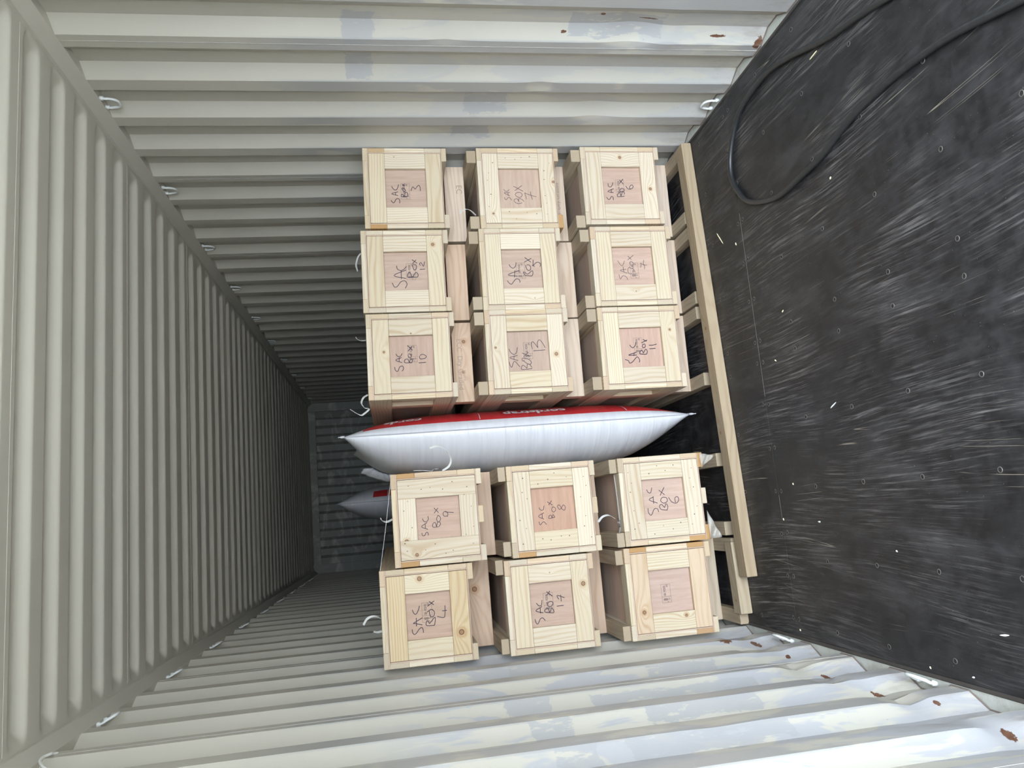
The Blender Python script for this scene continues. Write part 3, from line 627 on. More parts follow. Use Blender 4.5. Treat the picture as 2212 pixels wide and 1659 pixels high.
# far end wall: corrugated sheet between corner posts, header and sill
bw = empty('wall_back'); tag(bw, kind='structure')
V, F = [], []
xs = []
x = -1.06
while x < 1.06:
    xs += [(x, 0.0), (x + 0.085, 0.0), (x + 0.12, 0.045), (x + 0.205, 0.045)]
    x += 0.24
xs = [q for q in xs if q[0] < 1.06] + [(1.06, 0.0)]
for z in (-0.02, 2.62):
    for (xx, d) in xs: V.append((xx, BACK_Y + d, z))
n = len(xs)
F = [[i, i + 1, n + i + 1, n + i] for i in range(n - 1)]
mesh_obj('wall_panel', V, F, DIM_END, bw)
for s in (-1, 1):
    board('corner_post', bw, (s * 1.14 - 0.08, BACK_Y - 0.03, 0), (s * 1.14 + 0.08, BACK_Y + 0.06, 2.70), 'z', 'y', DIM_END)
board('header_rail', bw, (-1.06, BACK_Y - 0.012, 2.575), (1.06, BACK_Y + 0.06, 2.70), 'x', 'y', DIM_END)
board('sill_rail', bw, (-1.06, BACK_Y - 0.012, 0.0), (1.06, BACK_Y + 0.06, 0.10), 'x', 'y', DIM_END)

# door-end frame around the opening
df = empty('trim_5', (0, DOOR_Y, 0)); tag(df, kind='structure')
for s in (-1, 1):
    board('corner_post', df, (s * 1.22 - 0.06, -0.12, -0.1), (s * 1.22 + 0.06, 0.0, 2.75), 'z', 'y', PAINT)
board('door_header', df, (-1.16, -0.12, 2.60), (1.16, 0.0, 2.75), 'x', 'y', PAINT)
board('door_sill', df, (-1.16, -0.12, -0.16), (1.16, 0.0, -0.004), 'x', 'y', SEAL)

# ceiling: welded roof panels, five pressed ribs each with rounded ends
ceil = empty('ceiling'); tag(ceil, kind='structure')
RP = 0.206
RIBC = 1.993                               # middle of a rib slope that faces the doors
def sm(t):
    t = max(0.0, min(1.0, t)); return t * t * (3 - 2 * t)
def roof_h(y):
    d = (y - RIBC + RP * 0.5) % RP - RP * 0.5         # 0 at the middle of the door-facing slope
    if d < -0.075: return sm((d + 0.103) / 0.028)
    if d < 0.020: return 1.0 - sm((d + 0.020) / 0.040)
    return 0.0
panel0 = 1.8636
k = math.floor((DOOR_Y - panel0) / (RP * 5))
xcs = [-1.24, -1.14] + [s * v for s in (-1,) for v in (1.125, 1.11, 1.095, 1.08, 1.06)] + [-0.7, -0.35, 0, 0.35, 0.7] + [1.06, 1.08, 1.095, 1.11, 1.125] + [1.14, 1.24]
while panel0 + k * RP * 5 < BACK_Y:
    a, b = max(DOOR_Y, panel0 + k * RP * 5), min(BACK_Y + 0.05, panel0 + (k + 1) * RP * 5)
    ny = max(4, int((b - a) / 0.0069))
    V, F = [], []
    for i in range(ny + 1):
        y = a + (b - a) * i / ny
        h = roof_h(y)
        for xx in xcs:
            e = sm((1.128 - abs(xx)) / 0.05)
            V.append((xx, y, ROOF_Z + 0.030 * h * e))
    n = len(xcs)
    for i in range(ny):
        for j in range(n - 1):
            F.append([i * n + j, (i + 1) * n + j, (i + 1) * n + j + 1, i * n + j + 1])
    mesh_obj('roof_panel', V, F, PAINT, ceil, smooth=True)
    if a > DOOR_Y + 0.01:
        board('weld_seam', ceil, (-1.13, a - 0.0016, ROOF_Z - 0.0008), (1.13, a + 0.0016, ROOF_Z + 0.001), 'x', 'z', PAINT)
    k += 1
# outer skin so that no daylight enters through the sheet joints
board('roof_cover', ceil, (-1.26, DOOR_Y, 2.715), (1.26, BACK_Y + 0.1, 2.725), 'y', 'z', PAINT)

# floor: black-filmed plywood panels with hairline joints, screw heads along the cross members
floor = empty('floor'); tag(floor, kind='structure')
SEAM = 2.366
ye = [DOOR_Y] + [v for v in (SEAM - 2.4, SEAM, SEAM + 2.4, SEAM + 4.8, SEAM + 7.2)] + [BACK_Y]
for i in range(len(ye) - 1):
    x0, x1 = -FL_X, FL_X
    y0, y1 = ye[i] + 0.0012, ye[i + 1] - 0.0012
    c = 0.0012
    V = [(x0, y0, -0.028), (x1, y0, -0.028), (x1, y1, -0.028), (x0, y1, -0.028),
         (x0, y0, -c), (x1, y0, -c), (x1, y1, -c), (x0, y1, -c),
         (x0 + c, y0 + c, 0), (x1 - c, y0 + c, 0), (x1 - c, y1 - c, 0), (x0 + c, y1 - c, 0)]
    F = [[3, 2, 1, 0], [8, 9, 10, 11]]
    for a in (0, 4):
        for j in range(4):
            F.append([a + j, a + (j + 1) % 4, a + 4 + (j + 1) % 4, a + 4 + j])
    mesh_obj('floor_panel', V, F, FLOORM, floor)
board('subfloor', floor, (-1.16, DOOR_Y, -0.05), (1.16, BACK_Y, -0.03), 'y', 'z', SCREWH)

for (xa, xb) in ((-0.19, 0.62), (-0.70, -0.60)):  # pale strip along parts of the floor joint
    board('joint_strip', floor, (xa, SEAM - 0.0009, -0.004), (xb, SEAM + 0.0009, -0.0003), 'x', 'z', PALEJ)

def screw_mesh():
    V, F, fm = [], [], []
    n = 14
    prof = [(0.0, -0.0), (0.0045, 0.0002), (0.0062, 0.0008), (0.0074, 0.0014), (0.0088, 0.0002)]
    for r, z in prof[1:]:
        for k in range(n):
            a = 2 * math.pi * k / n
            V.append((r * math.cos(a), r * math.sin(a), z))
    F.append(list(range(n))); fm.append(1)
    for i in range(3):
        for k in range(n):
            F.append([i * n + k, (i + 1) * n + k, (i + 1) * n + (k + 1) % n, i * n + (k + 1) % n]); fm.append(0 if i else 1)
    me = bpy.data.meshes.new('screw')
    me.from_pydata(V, [], F)
    me.materials.append(SCREWM); me.materials.append(SCREWH)
    for i, f in enumerate(me.polygons): f.material_index = fm[i]
    return me
SCREW = screw_mesh()
spots = [(x, y) for y in (0.60, 0.901, 1.183, 1.483, 1.780, 2.077, 2.66) for x in (-1.105, -0.850, -0.579, -0.318, -0.051, 0.058, 0.320, 0.585, 0.842, 1.10)]
spots += [(x, y) for x in (-1.09, -0.92, -0.752, -0.582, -0.408, -0.223, -0.047, 0.045, 0.23, 0.402, 0.58, 0.75, 0.92, 1.09) for y in (2.341, 2.388)]
for (x, y) in spots:
    o = bpy.data.objects.new('screw', SCREW)
    o.location = (x + random.uniform(-.004, .004), y + random.uniform(-.004, .004), 0.0001)
    o.rotation_euler = (random.uniform(-.06, .06), random.uniform(-.06, .06), random.uniform(0, 6))
    link(o, floor)

# ---------------------------------------------------------------- crates
T_, PL = 0.021, 0.0045
TAN = (1.0, 0.93, 0.82); ORANGE = (0.80, 0.55, 0.30); PINK = (1.0, 0.90, 0.82); PALE = (1.03, 1.02, 1.0); GREY = (0.84, 0.80, 0.74); YELL = (1.0, 0.98, 0.91)

def strokes_mesh(parent, strokes, r, yy):
    V, F = [], []
    for st in strokes:
        pts = catmull([(x, yy, z) for x, z in st], 5)
        tube_geo(pts, r, 6, V, F, flat=(0.25, 1.0), up=(0, 1, 0))
    return mesh_obj('handwriting', [tuple(v) for v in V], F, INK, parent, smooth=True)

def stamp_mesh(parent, cx, cz, yy, faint):
    """pallet treatment stamp: frame, ear-of-wheat sign, country and works number, treatment code"""
    V, F = [], []
    w, h, d = 0.078, 0.041, 0.026
    def bar(a, b, r=0.0005):
        tube_geo([(a[0], yy, a[1]), (b[0], yy, b[1])], r, 4, V, F, flat=(0.4, 1.0), up=(0, 1, 0))
    X0, X1, Z0, Z1 = cx - w / 2, cx + w / 2, cz - h / 2, cz + h / 2
    for a, b in (((X0, Z0), (X1, Z0)), ((X1, Z0), (X1, Z1)), ((X1, Z1), (X0, Z1)), ((X0, Z1), (X0, Z0)), ((X0 + d, Z0), (X0 + d, Z1))): bar(a, b)
    sx = X0 + d * 0.55
    bar((sx, Z0 + 0.004), (sx, Z1 - 0.005), 0.0009)
    for k in range(5):
        zz = Z1 - 0.008 - k * 0.0036
        bar((sx, zz - 0.003), (sx - 0.006, zz), 0.0008); bar((sx, zz - 0.003), (sx + 0.005, zz), 0.0008)
    pts = catmull([(sx, yy, Z0 + 0.010), (sx + 0.004, yy, Z0 + 0.007), (sx + 0.008, yy, Z0 + 0.010)], 4)
    tube_geo(pts, 0.0006, 4, V, F, flat=(0.4, 1.0), up=(0, 1, 0))
    def put(s, size, x, z, sx_=1.0):
        tv, tf = text_geo(s, size, 'LEFT', 0.0004)
        b = len(V)
        for (a, c, _) in tv: V.append((x + a * sx_, yy, z + c))
        for f in tf: F.append([b + i for i in f])
    put('IPPC', 0.0062, X0 + 0.0025, Z0 + 0.012, 0.28)
    put('GB - FC0102', 0.0135, X0 + d + 0.003, Z1 - 0.0185, 0.60)
    put('HT', 0.0115, X1 - 0.0115, Z0 + 0.010, 0.65)
    return mesh_obj('printed_stamp', [tuple(v) for v in V], F, STAMP, parent)

def beam_text(parent, s, size, x, z, yy, flip=False):
    tv, tf = text_geo(s, size, 'LEFT', 0.0)
    sg = -1 if flip else 1
    return mesh_obj('grade_stamp', [(x + sg * a, yy, z + sg * c) for a, c, _ in tv], tf, BRAND, parent)

LEN = 3.2
def crate(key, zbase, label, opts):
    d = DATA[key]
    W, H = d['w'], d['h']
    hb = d['z0'] - zbase
    hx = W / 2
    root = empty('wooden_crate', (d['x'], d['y'], zbase), (0, opts.get('roll', 0.0), 0))
    tag(root, label, 'crate', 'wooden crates stacked in two blocks')
    zb, zt = hb, hb + H
    rnd = random.Random(key)
    def tint(base=None):
        b = base or rnd.choice([PALE, YELL, TAN, PINK, YELL, (1, 1, 1)])
        v = rnd.uniform(0.95, 1.04)
        return tuple(c * v for c in b)
    frontc = opts.get('front', YELL)
    kn = opts.get('knots', {})
    fw = 0.074
    # front face: plywood panel in a frame of four boards
    fx = hx - T_ - PL - 0.0016
    fz0, fz1 = zb + PL + 0.0008, zt - T_ - PL - 0.0012
    pm = PLY_Z if opts.get('ply', 'z') == 'z' else PLY_X
    me_box = [(-fx, T_, fz0), (fx, T_, fz0), (fx, T_ + PL, fz0), (-fx, T_ + PL, fz0), (-fx, T_, fz1), (fx, T_, fz1), (fx, T_ + PL, fz1), (-fx, T_ + PL, fz1)]
    bf = [[0, 1, 5, 4], [1, 2, 6, 5], [2, 3, 7, 6], [3, 0, 4, 7], [4, 5, 6, 7], [3, 2, 1, 0]]
    fp = mesh_obj('front_panel', me_box, bf, pm, root)
    fp.color = (*opts.get('plycol', (1, 1, 1)), 1)
    if opts.get('stiles'):
        sw = 0.080
        board('frame_board', root, (-fx, 0, fz0), (-fx + sw, T_, fz1), 'z', 'y', PINE, tint(frontc), kn.get('l', ()))
        board('frame_board', root, (fx - sw, 0, fz0), (fx, T_, fz1), 'z', 'y', PINE, tint(frontc), kn.get('r', ()))
        board('frame_board', root, (-fx + sw, 0, fz1 - fw), (fx - sw, T_, fz1), 'x', 'y', PINE, tint(frontc), kn.get('t', ()))
        board('frame_board', root, (-fx + sw, 0, fz0), (fx - sw, T_, fz0 + fw), 'x', 'y', PINE, tint(frontc), kn.get('b', ()))
    else:
        sw = 0.076
        board('frame_board', root, (-fx, 0, fz1 - fw), (fx, T_, fz1), 'x', 'y', PINE, tint(frontc), kn.get('t', ()))
        board('frame_board', root, (-fx, 0, fz0), (fx, T_, fz0 + fw), 'x', 'y', PINE, tint(frontc), kn.get('b', ()))
        g = opts.get('sgrain', 'z')
        board('frame_board', root, (-fx, 0.0005, fz0 + fw + 0.0005), (-fx + sw, T_, fz1 - fw - 0.0005), g, 'y', PINE, tint(opts.get('stile', PALE)), kn.get('l', ()))
        board('frame_board', root, (fx - sw, 0.0005, fz0 + fw + 0.0005), (fx, T_, fz1 - fw - 0.0005), g, 'y', PINE, tint(opts.get('stile', PALE)), kn.get('r', ()))
    if d['strokes']:
        hw = strokes_mesh(fp, [[(x, z + hb) for x, z in st] for st in d['strokes']], opts.get('pen', 0.0017), T_ - 0.0003)
        hw['label'] = 'handwriting in dark marker pen'
    if d['stamp']:
        stamp_mesh(fp, d['stamp'][0], d['stamp'][1] + hb, T_ - 0.0002, False)
    # sides
    endc = opts.get('ends', {})
    for s, nm in ((-1, 'l'), (1, 'r')):
        def bx(x0, x1): return (min(s * x0, s * x1), max(s * x0, s * x1))
        a, b = bx(hx - T_ - PL, hx - T_)
        board('side_panel', root, (a, 0.002, zb + PL), (b, LEN, zt - T_ - PL), 'y', 'x', PLY_Y, (1.15, 1.18, 1.18))
        a, b = bx(hx - T_, hx)
        z0, z1 = zb + PL, zt - T_ - PL
        board('side_board', root, (a, 0, z1 - 0.076), (b, LEN, z1), 'y', 'x', PINE, endc.get(nm + 't', tint()))
        board('side_board', root, (a, 0, z0), (b, LEN, z0 + 0.076), 'y', 'x', PINE, endc.get(nm + 'b', tint()))
        for y0, y1 in ((0.0, 0.062), (0.21, 0.275), (1.1, 1.175), (2.1, 2.175), (LEN - 0.07, LEN)):
            board('side_cleat', root, (a, y0, z0 + 0.0765), (b, y1, z1 - 0.0765), 'z', 'x', PINE, tint())
    # lid
    board('lid_panel', root, (-hx, 0, zt - T_ - PL), (hx, LEN, zt - T_), 'y', 'z', PLY_Y, (1.22, 1.25, 1.25))
    board('lid_board', root, (-hx, 0, zt - T_), (-hx + 0.064, LEN, zt), 'y', 'z', PINE, endc.get('tl', tint()))
    board('lid_board', root, (hx - 0.064, 0, zt - T_), (hx, LEN, zt), 'y', 'z', PINE, endc.get('tr', tint()))
    for y0, y1 in ((0.0, 0.074), (1.1, 1.175), (2.1, 2.175), (LEN - 0.075, LEN)):
        board('lid_cleat', root, (-hx + 0.0645, y0, zt - T_), (hx - 0.0645, y1, zt), 'x', 'z', PINE, tint(opts.get('lidc')))
    board('back_panel', root, (-fx, LEN - PL, zb + PL), (fx, LEN, zt - T_ - PL), 'x', 'y', PLY_X)
    # base: panel, battens, cross beams and bearers
    board('base_panel', root, (-hx, 0.001, zb), (hx, LEN, zb + PL), 'y', 'z', PLY_Y)
    bz = zb - 0.022
    board('base_batten', root, (-hx, 0, bz), (-hx + 0.066, LEN, zb), 'y', 'z', PINE, endc.get('bl', tint()))
    board('base_batten', root, (hx - 0.066, 0, bz), (hx, LEN, zb), 'y', 'z', PINE, endc.get('br', tint()))
    if opts.get('mid'):
        board('base_batten', root, (-0.035, 0.004, bz), (0.035, LEN, zb), 'y', 'z', PINE, endc.get('bm', tint(TAN)))
    bh = opts.get('bear', 0.045)
    by = opts.get('beam', 0.19)
    for q, yy in enumerate((by, 1.55, LEN - 0.3)):
        bm = board('cross_beam', root, (-hx + 0.003, yy, bh), (hx - 0.003, yy + 0.072, bz), 'x', 'y', BEAMW, tint(opts.get('beamc', PALE)), kn.get('beam', ()) if q == 0 else ())
        if q == 0 and opts.get('text'):
            inv = bm.matrix_basis.inverted()
            for (s, size, tx, tz, fl) in opts['text']:
                tv = beam_text(bm, s, size, tx, tz, yy - 0.0004, fl)
                tv.matrix_basis = inv
    xo = opts.get('bshift', 0.0)
    yb = opts.get('bear_y', 0.015)
    for s in (-1, 1):
        c = s * (hx - 0.034) + xo
        board('bearer', root, (c - 0.031, yb + rnd.uniform(-.01, .01), 0), (c + 0.031, LEN - 0.05, bh), 'y', 'z', TIMBERW, tint(opts.get('bearc', PALE)))
    # nail heads sunk in the frame boards
    if opts.get('nails'):
        V, F = [], []
        def nail(x, z):
            b = len(V); r = rnd.uniform(0.0016, 0.0026)
            for k in range(7): V.append((x + r * math.cos(k * .9), -0.0003, z + r * 1.2 * math.sin(k * .9)))
            F.append([b + k for k in range(7)][::-1])
        for s in (-1, 1):
            for k in range(4):
                nail(s * (fx - rnd.uniform(0.015, 0.06)), fz0 + fw + 0.02 + (fz1 - fz0 - 2 * fw - 0.04) * (k + rnd.uniform(-.2, .2) + .3) / 3.6)
            for zc in (fz0, fz1 - fw):
                for k in range(3): nail(s * (0.04 + 0.045 * k + rnd.uniform(-.012, .012)), zc + rnd.uniform(0.015, 0.06))
        nl = mesh_obj('nail_heads', V, F, NAIL, root)
        tag(nl, kind='stuff')
    return d['z0'] + H

R_ = 0.014
CR = [
 # right-hand block, three columns of three, bottom row first
 ('6', None, 'plywood crate marked SAC BOX 6 with printed stamp, next to the hose loop', dict(roll=R_, knots={'r': [(0.0, 0.01, 0.008)], 'b': [(-0.02, 0.005, 0.008)], 't': []}, ply='z', plycol=(1.03, 1.0, 1.0), front=PALE, ends={'br': PALE, 'bl': PALE})),
 ('7', '6', 'plywood crate marked SAC BOX 7 without stamp, dark knot by its panel', dict(roll=R_, knots={'b': [(0.03, 0.030, 0.007)], 't': [(-0.13, 0.0, 0.006)]}, ply='x', plycol=(1.06, 1.06, 1.05), nails=True, pen=0.0012, front=PALE, ends={'br': PINK, 'bl': ORANGE, 'rt': TAN}, text=[('CE  C18  Dry Graded', 0.030, -0.155, 0.075, False)], beamc=PALE)),
 ('3', '7', 'plywood crate marked SAC BOX 3, outermost of its row beside the corrugated wall', dict(roll=R_, knots={'r': [(0.05, 0.02, 0.003)], 'b': []}, ply='z', front=YELL, stile=PALE, ends={'rt': (0.92, 0.78, 0.58), 'lt': ORANGE}, text=[('EC', 0.040, 0.10, 0.085, True)], beamc=PALE)),
 ('7b', None, 'plywood crate marked SAC BOX 7 with printed stamp, between box 6 and box 11', dict(roll=R_, ply='z', plycol=(1.05, 1.02, 1.02), pen=0.0012, front=YELL, knots={'l': [(0.0, 0.005, 0.0035)]}, ends={'br': YELL, 'bl': YELL})),
 ('5', '7b', 'plywood crate marked SAC BOX 5, in the middle of the nine-crate block', dict(roll=R_, ply='z', front=YELL, knots={'l': [(-0.05, -0.012, 0.003)]}, beamc=PALE)),
 ('12', '5', 'plywood crate marked SAC BOX 12, between boxes 3 and 10', dict(roll=R_, ply='z', front=YELL, stile=PALE, knots={'b': [(0.125, -0.008, 0.008)]}, beamc=PINK)),
 ('11', None, 'plywood crate marked SAC BOX 11, lowest beside the airbag and nearest the floor timber', dict(roll=R_, ply='x', plycol=(1.05, 0.98, 0.97), front=YELL, knots={'b': [(0.08, 0.005, 0.006)]}, pen=0.002, bear=0.05)),
 ('13', '11', 'plywood crate marked SAC BOX 13, beside the middle of the inflated bag', dict(roll=R_, ply='x', plycol=(0.95, 0.95, 0.95), front=PALE, stile=YELL, knots={'b': [(-0.02, -0.005, 0.009)], 't': [(0.02, -0.02, 0.006)]}, pen=0.0014)),
 ('10', '13', 'plywood crate marked SAC BOX 10, beside the red print near the top of the airbag', dict(roll=R_, ply='x', plycol=(0.97, 0.93, 0.92), front=YELL, stile=PALE, knots={'t': [(0.02, 0.012, 0.006)], 'r': [(0.0, -0.03, 0.004)], 'beam': [(0.10, 0.01, 0.009), (-0.05, 0.0, 0.007)]}, beamc=PINK, text=[('ECC  Dry Graded', 0.034, 0.115, 0.115, True), ('SENIOR', 0.016, -0.04, 0.092, True)])),
 # left-hand block, two columns of three
 ('6b', None, 'plywood crate marked SAC BOX 6 without stamp, torn clear film under its edge', dict(ply='z', plycol=(1.05, 1.03, 1.05), front=PALE, stile=(0.97, 0.97, 0.93), nails=True, mid=True, pen=0.0016, beam=0.75, bear=0.05, ends={'br': ORANGE, 'bl': ORANGE, 'bm': PALE, 'lb': ORANGE, 'tr': GREY, 'tl': GREY}, bear_y=0.12)),
 ('8', '6b', 'plywood crate marked SAC BOX 8 on a darker reddish panel', dict(beam=0.29, bear=0.033, ply='x', plycol=(0.98, 0.83, 0.74), front=PALE, stile=YELL, nails=True, mid=True, pen=0.0013, ends={'lt': ORANGE, 'tr': TAN, 'tl': GREY}, beamc=PINK)),
 ('9', '8', 'plywood crate marked SAC BOX 9, lower than the crates on either side of it', dict(beam=0.29, bear=0.033, ply='z', plycol=(1.0, 0.95, 0.93), front=PALE, stiles=True, nails=True, mid=True, pen=0.0014, knots={'t': [(-0.09, -0.01, 0.010)], 'l': [(0.10, -0.02, 0.008)]}, ends={'rt': ORANGE, 'lt': ORANGE}, beamc=PINK)),
 ('blank', None, 'plywood crate with a printed stamp and no handwriting', dict(ply='z', plycol=(1.02, 1.0, 1.04), front=PINK, stile=YELL, knots={'t': [(-0.08, 0.0, 0.009)], 'l': [(-0.055, 0.02, 0.007)]}, ends={'rt': ORANGE, 'rb': ORANGE, 'lt': GREY, 'lb': (0.8, 0.6, 0.42)}, bear=0.04, beam=0.29, bear_y=0.095, beamc=(0.95, 0.97, 0.92))),
 ('17', 'blank', 'plywood crate marked SAC BOX 17, at the dented wall beside box 8', dict(beam=0.29, bear=0.033, ply='z', plycol=(0.96, 0.93, 0.91), front=YELL, knots={'b': [(0.07, 0.012, 0.010)], 'r': [(0.0, 0.0, 0.003)]}, beamc=PINK)),
 ('4', '17', 'plywood crate marked SAC BOX 4, with amber tone and loose strap ends on its lid', dict(beam=0.29, bear=0.033, ply='z', plycol=(0.97, 0.93, 0.89), front=(0.98, 0.88, 0.70), stile=YELL, knots={'b': [(-0.08, 0.0, 0.012)], 'r': [(0.03, 0.02, 0.010)], 'beam': [(0.06, -0.02, 0.012)]}, beamc=PINK)),
]
tops = {}
for key, under, label, opts in CR:
    tops[key] = crate(key, tops[under] + 0.0015 if under else 0.0, label, opts)

# ---------------------------------------------------------------- floor timbers in front of the crates
def timber(p0, p1, w, h, label, knots, color):
    a, b = Vector(p0), Vector(p1)
    L = (b - a).length
    o = bpy.data.objects.new('floor_timber', box_mesh(L, w, h, TIMBERW, 0.003))
    o.location = ((a.x + b.x) / 2, (a.y + b.y) / 2, h / 2 + 0.0005)
    o.rotation_euler = (0, 0, math.atan2(b.y - a.y, b.x - a.x))
    o.color = (*color, 1)
    for i, k in enumerate(knots): o['k%d' % (i + 1)] = list(map(float, k))
    link(o); tag(o, label, 'timber', 'floor timbers')
    return o
timber((-0.945, 2.690, 0), (1.150, 2.792, 0), 0.080, 0.050, 'long floor timber lying across the front of both crate blocks', [(0.1, 0.0, 0.008), (-0.4, 0.01, 0.007)], (0.95, 0.91, 0.84))
timber((-1.113, 2.785, 0), (-0.795, 2.800, 0), 0.075, 0.055, 'short floor timber showing past the end of the long one', [(-0.1, 0.0, 0.006)], (1.05, 1.05, 1.02))

# ---------------------------------------------------------------- dunnage airbags
def bag_mat(name, col):
    T = NT(name)
    P = T.tc.outputs['Object']
    wr = T.noise(T.vmath('MULTIPLY', P, (2.5, 2.5, 40.0)), 1.0, 1.6, 0.5, 0.25)
    wv = T.noise(T.vmath('MULTIPLY', P, (260.0, 260.0, 12.0)), 1.0, 1.0)
    c = T.mix(T.ramp(wr, 0.3, 0.7), rgb(*[v * 0.94 for v in col]), rgb(*col))
    T.bump(T.math('ADD', T.math('MULTIPLY', wr, 1.0), T.math('MULTIPLY', wv, 0.05)), 0.55, 0.010)
    return T.out(c, 0.30, spec=0.5)
BAGW = bag_mat('woven_poly_white', (0.60, 0.605, 0.625))
BAGR = bag_mat('woven_poly_red', (0.52, 0.030, 0.035))
BAGS = plain('bag_seam', (0.36, 0.36, 0.38), 0.5)
BAGT = plain('bag_print_white', (0.80, 0.80, 0.80), 0.45)
BAGO = bag_mat('woven_poly_orange', (0.62, 0.16, 0.05))

class Bag:
    def __init__(s, xc, yc, zc, hw, hh, T, sh=1.0, rt=1.0):
        s.sh = sh; s.rt = rt; s.c = (xc, yc, zc); s.hw, s.hh, s.T = hw, hh, T
    def pt(s, u, v, side, off=0.0):
        au, av = min(abs(u), 1.0), min(abs(v), 1.0)
        g = max(0.0, 1 - au ** 2.4) ** 0.52 * max(0.0, 1 - av ** 5.0) ** 0.70
        wr = 0.004 * math.sin(v * 61 + u * 2) * math.sin(v * 23 + 1.3) * (1 - au) * max(0.0, 1 - av ** 2)
        y = s.c[1] + s.hw * u * (1 - 0.05 * (1 - av ** 6))
        z = s.c[2] + s.hh * v * (1 - 0.05 * (1 - au ** 2))
        x = s.c[0] + side * ((s.T if side < 0 else s.T * s.rt) * g + off + wr) + 0.045 * (1 - g) * s.sh
        return (x, y, z)

def make_bag(bag, label, red_u, group, second=False):
    root = empty('dunnage_airbag', (0, 0, 0))
    nu, nv = 44, 90
    us = [math.sin(math.pi / 2 * (-1 + 2 * i / nu)) for i in range(nu + 1)]
    vs = [math.sin(math.pi / 2 * (-1 + 2 * i / nv)) for i in range(nv + 1)]
    for side, nm in ((-1, 'left_skin'), (1, 'right_skin')):
        V = [bag.pt(u, v, side, 0.0006) for v in vs for u in us]
        F, fm = [], []
        n = nu + 1
        for i in range(nv):
            for j in range(nu):
                q = [i * n + j, i * n + j + 1, (i + 1) * n + j + 1, (i + 1) * n + j]
                F.append(q[::-1] if side < 0 else q)
                um = (us[j] + us[j + 1]) / 2
                vm = (vs[i] + vs[i + 1]) / 2
                red = side > 0 and um > red_u and -0.93 < vm < 0.90
                fm.append(1 if red else 0)
        mesh_obj('bag_skin', V, F, None, root, smooth=True, mats=[BAGW, BAGR], fmat=fm)
    # welded seam running round the edge
    path = [bag.pt(u, v, 1, 0) for u, v in [(-1, -1 + 2 * i / 60) for i in range(61)] + [(-1 + 2 * i / 20, 1) for i in range(1, 21)] + [(1, 1 - 2 * i / 60) for i in range(1, 61)] + [(1 - 2 * i / 20, -1) for i in range(1, 20)]]
    V, F = tube_geo(path + [path[0]], 0.003, 6)
    mesh_obj('edge_seam', [tuple(v) for v in V], F, BAGS, root, smooth=True)
    return tag(root, label, 'airbag', group)

BAG1 = Bag(-0.218, 3.44, 0.925, 0.46, 0.845, 0.153, 1.0, 1.08)
RED_U = -0.925
bag1 = make_bag(BAG1, 'inflated white airbag with a red printed band, wedged between the two crate blocks', RED_U, 'dunnage airbags')

# printed words wrapped on the red band, reading upwards with the tops of the letters towards the seam
def bag_word(bag, s, v0, u_top, size, z_scale=1.0):
    tv, tf = text_geo(s, size, 'LEFT', size * 0.03)
    top = size * 0.72
    V = []
    for a, c, _ in tv:
        v = v0 + a * z_scale / bag.hh
        u = u_top + (top - c) / bag.hw
        V.append(bag.pt(u, v, 1, 0.0022))
    me = mesh_obj('printed_word', V, tf, BAGT, bag1)
    return me
for v0 in (-0.29, 0.57):
    bag_word(BAG1, 'cordstrap' if v0 < 0 else 'cords', v0, -0.875, 0.082, 1.0)
for v0 in (-0.64, 0.235):
    V, F = [], []
    for i in range(13):
        u = RED_U + i * 0.02
        for dv in (-0.0018, 0.0018): V.append(BAG1.pt(u, v0 + dv, 1, 0.002))
    F = [[2 * i, 2 * i + 1, 2 * i + 3, 2 * i + 2] for i in range(12)]
    mesh_obj('printed_line', V, F, BAGT, bag1)
# crumpled spare corner at the top of the bag
outer = [(-0.272, 3.72, 1.714), (-0.295, 3.72, 1.722), (-0.305, 3.72, 1.7), (-0.316, 3.72, 1.684), (-0.33, 3.72, 1.649), (-0.344, 3.72, 1.611), (-0.357, 3.72, 1.567)]
inner = [(-0.276, 3.66, 1.654), (-0.284, 3.66, 1.645), (-0.292, 3.66, 1.631), (-0.3, 3.66, 1.618), (-0.307, 3.66, 1.599), (-0.313, 3.66, 1.58), (-0.317, 3.66, 1.557)]
V, F = [], []
oc, ic = catmull(outer, 4), catmull(inner, 4)
for i in range(len(oc)):
    for j in range(7):
        q = oc[i].lerp(ic[i], j / 6)
        q.y += 0.010 * math.sin(i * 1.1 + j * 1.7) - 0.02 * math.sin(math.pi * j / 6)
        V.append(tuple(q))
for i in range(len(oc) - 1):
    for j in range(6):
        F.append([i * 7 + j, i * 7 + j + 1, (i + 1) * 7 + j + 1, (i + 1) * 7 + j])
flap = mesh_obj('corner_flap', V, F, BAGW, bag1, smooth=True)
md = flap.modifiers.new('thickness', 'SOLIDIFY'); md.thickness = 0.002

for vv, dz in ((1, 0.018), (-1, -0.022)):
    t0 = Vector(BAG1.pt(-1, vv, 1))
    V, F = [], []
    for i, (r, k) in enumerate(((0.016, -0.6), (0.011, 0.2), (0.009, 0.7), (0.012, 1.0))):
        for a in range(8):
            an = math.pi * a / 4
            V.append((t0.x + r * math.cos(an) * (0.35 + 0.2 * math.sin(i * 2)), t0.y + r * math.sin(an), t0.z + dz * k + 0.002 * math.sin(3 * an + i)))
    F = [[i * 8 + a, i * 8 + (a + 1) % 8, (i + 1) * 8 + (a + 1) % 8, (i + 1) * 8 + a] for i in range(3) for a in range(8)] + [[24 + a for a in range(8)]]
    mesh_obj('corner_tab', V, F, BAGW, bag1, smooth=True)

BAG2 = Bag(-0.395, 6.52, 1.015, 0.44, 1.015, 0.165, 0.2)
bag2 = make_bag(BAG2, 'second airbag in the dark behind the crates, only its pointed top showing', 5.0, 'dunnage airbags')
